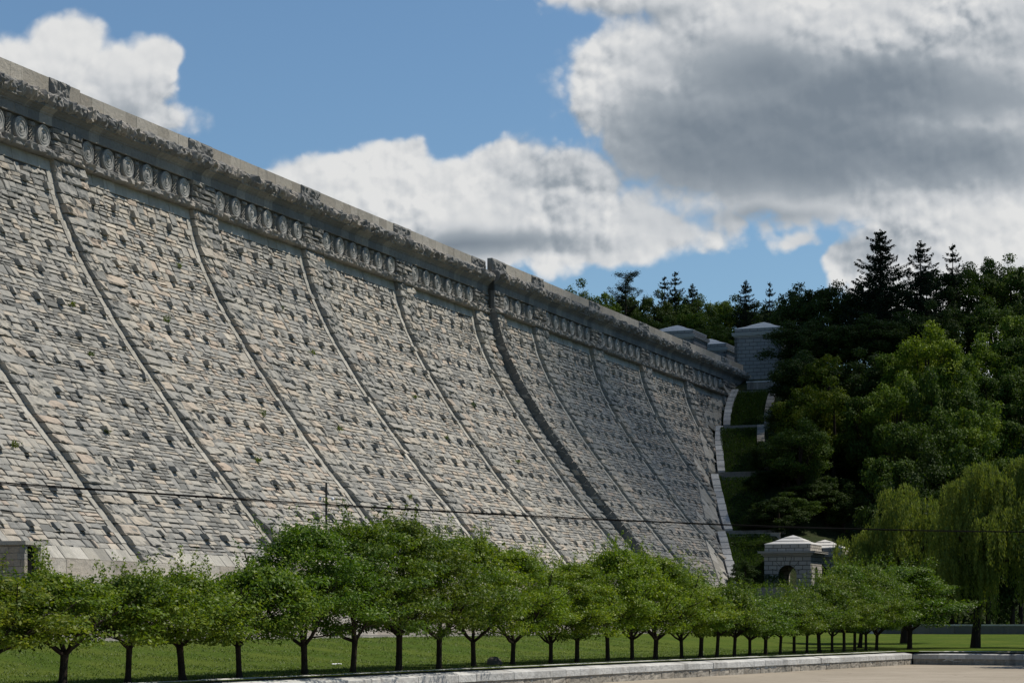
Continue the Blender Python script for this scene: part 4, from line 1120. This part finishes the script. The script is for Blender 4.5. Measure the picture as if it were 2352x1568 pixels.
def ordn(i): return ORD[i] if i < 20 else ('twenty-' + ORD[i - 20] if i < 29 else ['thirtieth', 'thirty-first', 'thirty-second'][i - 29])
rng = np.random.default_rng(12)
for i, (xx, hh, RR) in enumerate(row):
    # crossing of the sight line with the planting line (q = 61.5)
    k_ = (xx - 1176) / FPX; qr = 62.3; jq = rng.normal(0, .1)
    for _ in range(12): Y_ = (H0 - qr) / (SN - CS * k_); X_ = k_ * Y_; qr = float(np.interp(SQ(X_, Y_)[0], [60, 90, 114, 126, 141, 163.5, 190], [60.6, 62.3, 62.7, 63.8, 65.2, 67.1, 68.6])) + jq
    s_, q_ = SQ(X_, Y_); z_ = float(G(s_, q_)) - .03
    hue = [(1.0, 1.0, 1.0), (.80, .85, .95), (.72, .78, .85)][0 if i < 5 else 2 if i < 9 else 0] if i < 9 else ((1.22, 1.2, .85) if i < 17 else (.85, .92, .95))
    if i in (5,): hue = (.8, .86, .9)
    hue = tuple(h_ * rng.uniform(.93, 1.07) for h_ in hue) + (1,)
    look = 'low bushy' if hh < 6 else ('tall spreading' if hh > 7.2 else 'rounded')
    lab = '%s small tree from the left in the row above the channel wall, %s crown' % (ordn(i), look)
    short = hh < 6.1; p = (i * 3) % 4 if short else 4 + (i * 2) % 5; wv = rng.uniform(.94, 1.10) * (1.05 if short else 1.0); sc_ = (RR / (2.75 if short else 3.05) * wv, RR / (2.75 if short else 3.05) * wv, hh / (5.2 if short else 7.2) * rng.uniform(.97, 1.04)); rz_ = rng.uniform(0, 6.28)
    if not used[p]:
        used[p] = True; r = protos[p]; r.location = (X_, Y_, z_); r.rotation_euler = (0, 0, rz_); r['label'] = lab
        for ch in r.children: ch.color = hue
    else: r = dup(protos[p], (X_, Y_, z_), rz_, lab, color=hue)
    r.scale = sc_; r['group'] = 'row of small trees along the channel wall'
# larger wide tree at the corner of the wall
bt = dup(protos[5], (at(2089, 193), 193, -2.45), 1.2, 'wide low-crowned tree with thick trunk beyond the corner of the channel wall', 'broad trees by the corner', (1.6, 1.6, 1.16), (.72, .85, .9, 1))
bt2 = dup(protos[6], (at(1975, 205), 205, -2.3), 2.2, 'spreading tree standing just behind the far end of the small tree row', 'broad trees by the corner', (1.6, 1.6, 1.12), (.8, .9, .95, 1))

willow(301, 17.2, 6.4, 'smaller yellow-green weeping willow left of the big one', (at(2078, 222), 222, -1.9), 1700, False,
       [(.2, 0, 14.2, 2.9), (-2.6, .3, 10.8, 2.6), (2.9, 0, 11.6, 2.3), (5.3, .5, 12.2, 2.2), (-4.6, 0, 7.4, 2.6), (-5.4, .3, 10.2, 2.2), (-6.3, 0, 6.2, 2.0), (-1.2, -2.0, 8.8, 2.5), (2.6, -1.6, 7.6, 2.2), (.5, 2.4, 10, 2.6)])
willow(302, 19.2, 8.5, 'largest weeping willow with hanging yellow-green fronds at the right edge', (at(2240, 204), 204, -2.3), 2600, False,
       [(1.8, 0, 16.0, 3.0), (-.8, .3, 14.4, 2.4), (4.6, .5, 15.5, 3.0), (-2.0, -.5, 11.2, 2.2), (-1.9, -1.5, 8.2, 2.0), (1.0, -2, 11.5, 2.6), (4.4, -1.5, 11.5, 3.0), (.2, -1.5, 7.2, 1.8), (6.6, 1, 13.0, 3.0), (6.0, -1, 9.0, 2.6)])

# hillside woods
B = [broad(200, 16, 6.2), broad(201, 15, 5.6, shape=.95), broad(202, 17, 6.6, nc=75), broad(203, 12, 5.5, nleaf=12000, low=.08, nc=50)]
Sx = [spruce(210, 20, 6.6, 0, .34), spruce(211, 18, 4.6, .5, .38), spruce(212, 19, 5.6, .1, .28)]
Pn = pine(220)
first = {}
def put(proto, x, y, Y, label, group, H=None, hue=(1, 1, 1), sxy=None, rz=None, loc=None):
    """stand a tree at distance Y on heading x so that its top reaches height line y"""
    rng_ = np.random.default_rng(int(abs(x * 7 + y * 13 + Y)))
    X = at(x, Y); s_, q_ = SQ(X, Y); zt_ = (1430 - y) / FPX * Y; g = float(G(s_, q_)) - .3
    H_ = HT[proto.name.split('.')[0]][0] if False else proto['h']
    need = zt_ - g
    if H is not None: g = max(g, zt_ - H * 1.0) if need > H else g; need = zt_ - g
    k = need / H_; kx = sxy if sxy else min(max(k, .75), 1.35)
    c = tuple(hue) + (1,)
    rz = rng_.uniform(0, 6.28) if rz is None else rz
    if proto.name not in first:
        first[proto.name] = 1; proto.location = (X, Y, g); proto.rotation_euler = (0, 0, rz); proto['label'] = label; proto['group'] = group; r = proto
        for ch in r.children: ch.color = c
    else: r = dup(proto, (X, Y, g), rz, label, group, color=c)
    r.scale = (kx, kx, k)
    return r
for o_, h_ in zip(B + Sx + [Pn], (16, 15, 17, 12, 20, 18, 19, 17)): o_['h'] = float(h_)
DK, MD, LT, YL, OL = (.52, .60, .6), (.9, 1.0, .85), (1.7, 1.7, 1.1), (2.3, 2.1, .9), (1.6, 1.4, .6)  # leaf tones; dark and bright ones partly paint in cloud shade and sun
gs = 'conifers on the skyline'
put(Pn, 1437, 622, 470, 'flat-topped dark pine standing alone on the skyline behind the dam', gs, sxy=.95)
put(Sx[1], 2188, 563, 415, 'thin ragged spruce top, third conifer peak on the right skyline', gs, sxy=1.25, hue=(.9, .9, .9))
put(Sx[0], 2022, 528, 400, 'tallest ragged spruce on the right skyline', gs, sxy=1.55)
put(Sx[2], 2115, 553, 405, 'dense spruce just right of the tallest one on the skyline', gs, sxy=1.35)
put(Sx[2], 1713, 644, 455, 'dark pointed spruce on the skyline above the tall tower', gs, sxy=.9)
put(Sx[1], 1768, 650, 460, 'small thin spruce on the skyline right of the tall tower', gs, sxy=.8)
put(Sx[1], 1551, 626, 480, 'slim dark tree with two points on the skyline behind the dam', gs, sxy=1.2)
put(Sx[1], 1526, 636, 482, 'slightly lower slim dark tree beside the two-pointed one', gs, sxy=1.1)
put(Sx[2], 1590, 652, 470, 'dark irregular tree on the skyline left of the gap', gs, sxy=.9)
# crowns behind the dam crest: heading, top, distance, hue
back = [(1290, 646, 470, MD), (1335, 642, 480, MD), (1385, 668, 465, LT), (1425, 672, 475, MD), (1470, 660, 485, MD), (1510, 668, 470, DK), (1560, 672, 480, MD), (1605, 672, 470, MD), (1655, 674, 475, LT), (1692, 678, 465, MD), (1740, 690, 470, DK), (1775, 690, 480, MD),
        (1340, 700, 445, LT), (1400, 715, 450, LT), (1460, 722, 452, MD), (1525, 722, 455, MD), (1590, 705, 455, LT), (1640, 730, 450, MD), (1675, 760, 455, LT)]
for i, (x, y, Y, hu) in enumerate(back):
    lo = y > 695
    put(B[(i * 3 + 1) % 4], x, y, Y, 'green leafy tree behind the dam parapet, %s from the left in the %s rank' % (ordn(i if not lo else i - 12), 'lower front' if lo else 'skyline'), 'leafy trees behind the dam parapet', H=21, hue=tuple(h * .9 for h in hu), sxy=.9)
# right hand hill, described from the skyline down
hill_rows = [
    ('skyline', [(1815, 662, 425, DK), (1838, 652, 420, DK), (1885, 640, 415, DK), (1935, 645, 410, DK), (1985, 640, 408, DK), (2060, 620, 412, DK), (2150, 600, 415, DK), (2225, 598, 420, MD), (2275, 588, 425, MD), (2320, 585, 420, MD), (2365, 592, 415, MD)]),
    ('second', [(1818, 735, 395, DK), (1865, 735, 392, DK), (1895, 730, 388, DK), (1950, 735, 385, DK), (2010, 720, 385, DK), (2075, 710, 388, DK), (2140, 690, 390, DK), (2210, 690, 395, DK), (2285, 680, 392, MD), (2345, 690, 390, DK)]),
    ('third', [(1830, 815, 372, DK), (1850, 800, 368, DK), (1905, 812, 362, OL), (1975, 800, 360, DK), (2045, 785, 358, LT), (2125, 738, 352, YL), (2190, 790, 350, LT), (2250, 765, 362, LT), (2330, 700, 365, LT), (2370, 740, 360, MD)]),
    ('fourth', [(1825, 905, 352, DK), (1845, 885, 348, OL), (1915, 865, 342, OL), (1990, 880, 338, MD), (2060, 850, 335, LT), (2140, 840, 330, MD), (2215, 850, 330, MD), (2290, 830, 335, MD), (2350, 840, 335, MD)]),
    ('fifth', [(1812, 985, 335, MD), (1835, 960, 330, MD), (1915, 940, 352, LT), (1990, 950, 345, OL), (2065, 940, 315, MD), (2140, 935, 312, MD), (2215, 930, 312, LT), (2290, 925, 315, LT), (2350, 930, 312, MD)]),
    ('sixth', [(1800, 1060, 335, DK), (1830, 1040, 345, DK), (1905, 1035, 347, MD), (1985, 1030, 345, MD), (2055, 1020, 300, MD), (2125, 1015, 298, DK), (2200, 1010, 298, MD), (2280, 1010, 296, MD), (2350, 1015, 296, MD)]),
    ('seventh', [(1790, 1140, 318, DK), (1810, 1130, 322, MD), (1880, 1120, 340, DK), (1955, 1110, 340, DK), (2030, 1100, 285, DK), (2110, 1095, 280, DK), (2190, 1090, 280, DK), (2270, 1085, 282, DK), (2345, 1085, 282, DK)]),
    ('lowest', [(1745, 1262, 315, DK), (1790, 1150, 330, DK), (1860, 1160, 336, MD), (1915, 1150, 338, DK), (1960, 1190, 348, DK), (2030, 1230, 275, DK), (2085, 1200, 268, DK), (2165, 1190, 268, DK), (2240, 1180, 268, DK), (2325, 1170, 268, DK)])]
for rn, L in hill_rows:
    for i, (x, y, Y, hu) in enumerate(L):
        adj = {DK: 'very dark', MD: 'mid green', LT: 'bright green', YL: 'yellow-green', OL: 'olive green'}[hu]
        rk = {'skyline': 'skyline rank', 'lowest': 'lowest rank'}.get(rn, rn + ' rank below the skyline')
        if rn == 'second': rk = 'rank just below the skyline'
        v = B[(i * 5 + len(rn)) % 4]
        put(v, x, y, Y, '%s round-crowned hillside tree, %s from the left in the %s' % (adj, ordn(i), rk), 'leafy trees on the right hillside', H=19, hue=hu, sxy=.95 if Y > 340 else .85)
# tall trees standing just right of the view, whose shade reaches the corner
for i, (X_, Y_, k_) in enumerate([(51.0, 181.0, 1.1), (57.5, 199.0, 1.05), (49.0, 168.0, .95)]):
    r = dup(B[i % 3], (X_, Y_, -2.6), i * 2.0, 'broad tree right of the channel corner, %s from the near end' % ordn(2 - i if i == 2 else i + 1), 'shade trees right of the corner', (k_, k_, k_), MD + (1,))
# spreading shrubs on the terraced bank edge
for i, (x, y, Y) in enumerate([(1745, 1010, 345), (1738, 1080, 335), (1728, 1180, 322), (1712, 1285, 300), (1700, 1310, 292)]):
    r = put(B[3], x, y, Y, 'dark shrub overhanging the terraced bank, %s from the top' % ordn(i), 'shrubs at the edge of the terraced bank', H=7, hue=(.6, .7, .75), sxy=.42)

for i, (x, y, Y) in enumerate([(1832, 1110, 327), (1866, 1095, 328), (1900, 1090, 329), (1938, 1100, 330)]):
    put(B[(i + 1) % 4], x, y, Y, 'small dark tree on the slope behind the pavilions, %s from the left' % ordn(i), 'small trees behind the pavilions', H=10, hue=(.6, .7, .7), sxy=.62)
# long grass on the terraced bank
rng = np.random.default_rng(55); mb = MB(); n_ = 26000
f_ = rng.random(n_); sec = rng.integers(0, 4, n_)
A_ = np.array(SEC)[sec]; s_ = A_[:, 0] + (A_[:, 2] - A_[:, 0]) * f_; z_ = np.interp(s_, CS_, CZ_)
q_ = Pq(z_) + DQ_R * .7 + .9 + 1.15 + rng.random(n_) ** .8 * (EW - 2.0)
edge_ = rng.random(n_) < .2; q_ = np.where(edge_, Pq(z_) + .6 + .9 + 1.0 + np.abs(rng.normal(0, .18, n_)), q_)
P = np.stack([s_ * SN + (q_ - H0) * CS, s_ * CS - (q_ - H0) * SN, z_ + .25 + .2 * edge_], -1)
dr = np.stack([rng.normal(0, .35, n_), -rng.uniform(.1, 1.0, n_), rng.uniform(.1, .9, n_)], -1); L_ = rng.uniform(.25, .6, n_)
leaf_quads(mb, P, rng.normal(0, .4, (n_, 3)) + [0, -.6, .7], .5, rng, .22, np.clip(rng.normal(.45, .2, n_), 0, 1), dr)
o = mb.build('long_grass', M_tgr); o['kind'] = 'stuff'; o['label'] = 'dark long grass covering the terraced bank beside the dam end'; o['category'] = 'grass'
# brush on the forest floor
mb = MB(); n_ = 60000; s_ = rng.uniform(282, 430, n_); q_ = np.where(s_ < 330, rng.uniform(34, 150, n_), rng.uniform(12, 150, n_))
q_ = np.maximum(q_, Pq(np.interp(s_, CS_, CZ_)) + EW + 2.5)
X_ = s_ * SN + (q_ - H0) * CS; Y_ = s_ * CS - (q_ - H0) * SN; keep = (X_ / Y_ < .30); s_, q_, X_, Y_ = s_[keep], q_[keep], X_[keep], Y_[keep]
z_ = G(s_, q_) + np.abs(rng.normal(0, .8, len(s_)))
leaf_quads(mb, np.stack([X_, Y_, z_], -1), rng.normal(0, .6, (len(s_), 3)) + [0, 0, .6], .7, rng, .6)
o = mb.build('undergrowth', M_leaf); o['kind'] = 'stuff'; o.color = (.5, .6, .6, 1); o['label'] = 'dark undergrowth between the trunks of the hillside wood'; o['category'] = 'undergrowth'

# ------------------------------------------------------------------ fair-weather clouds high up towards the sun, shading the far end of the valley
mcl = bpy.data.materials.new('cloud_droplets'); mcl.use_nodes = True; n = NT(mcl.node_tree); n.n.clear()
pv = n.new('ShaderNodeVolumePrincipled'); pv.inputs['Color'].default_value = (.92, .92, .93, 1); pv.inputs['Density'].default_value = .024
ou = n.new('ShaderNodeOutputMaterial'); n.l.new(pv.outputs[0], ou.inputs['Volume'])
def cloud(target, rad, seed, alt=620):
    rng = np.random.default_rng(seed); k = (alt - target[2]) / SUN[2]
    c = np.array(target, float) + SUN * k; mb = MB(); n1, n2 = 28, 48
    ph = np.linspace(0, math.pi, n1)[:, None]; th = np.linspace(0, 2 * math.pi, n2 + 1)[None, :]
    d = np.stack([np.sin(ph) * np.cos(th), np.sin(ph) * np.sin(th), np.cos(ph) + 0 * th], -1)
    bmp = sum(np.cos(d @ rng.normal(0, 4, 3) + rng.uniform(0, 6)) for _ in range(7)) * .07
    Gd = d * (1 + bmp)[..., None] * np.array(rad); mb.grid(Gd, flip=True)
    o = mb.build('cloud', mcl, None, smooth=True); o.location = c; o.rotation_euler = (0, 0, ROT); o['kind'] = 'structure'; return o
cloud((31, 350, 24), (60, 20, 26), 1)
cloud((52, 420, 55), (42, 40, 40), 2)
cloud((18, 303, 20), (40, 26, 20), 3)

# short grass blades over the lawn slope
M_grs = leaf_mat('short_grass_blades', (.075, .118, .016), .5, .3)
rng = np.random.default_rng(91); mb = MB(); n_ = 90000
s_ = rng.uniform(55, 185, n_); q_ = 38.6 + rng.random(n_) * (wall_q(s_) - 1.9 - 38.6)
X_ = s_ * SN + (q_ - H0) * CS; Y_ = s_ * CS - (q_ - H0) * SN
cl = np.sin(s_ * 1.3 + q_ * .7) + np.sin(s_ * .37 - q_ * 1.1) + rng.normal(0, .8, n_); keep = cl > -.4
X_, Y_, s_, q_ = X_[keep], Y_[keep], s_[keep], q_[keep]; n_ = len(X_)
dr = np.stack([rng.normal(0, .5, n_), rng.normal(0, .5, n_), rng.uniform(.5, 1, n_)], -1)
leaf_quads(mb, np.stack([X_, Y_, G(s_, q_) + .03], -1), rng.normal(0, .5, (n_, 3)) + [.3, -.3, .8], .12, rng, .3, np.clip(rng.normal(.5, .25, n_), 0, 1), dr)
o = mb.build('grass', M_grs); o['kind'] = 'stuff'; o['label'] = 'short green grass covering the slope behind the small trees'; o['category'] = 'grass'
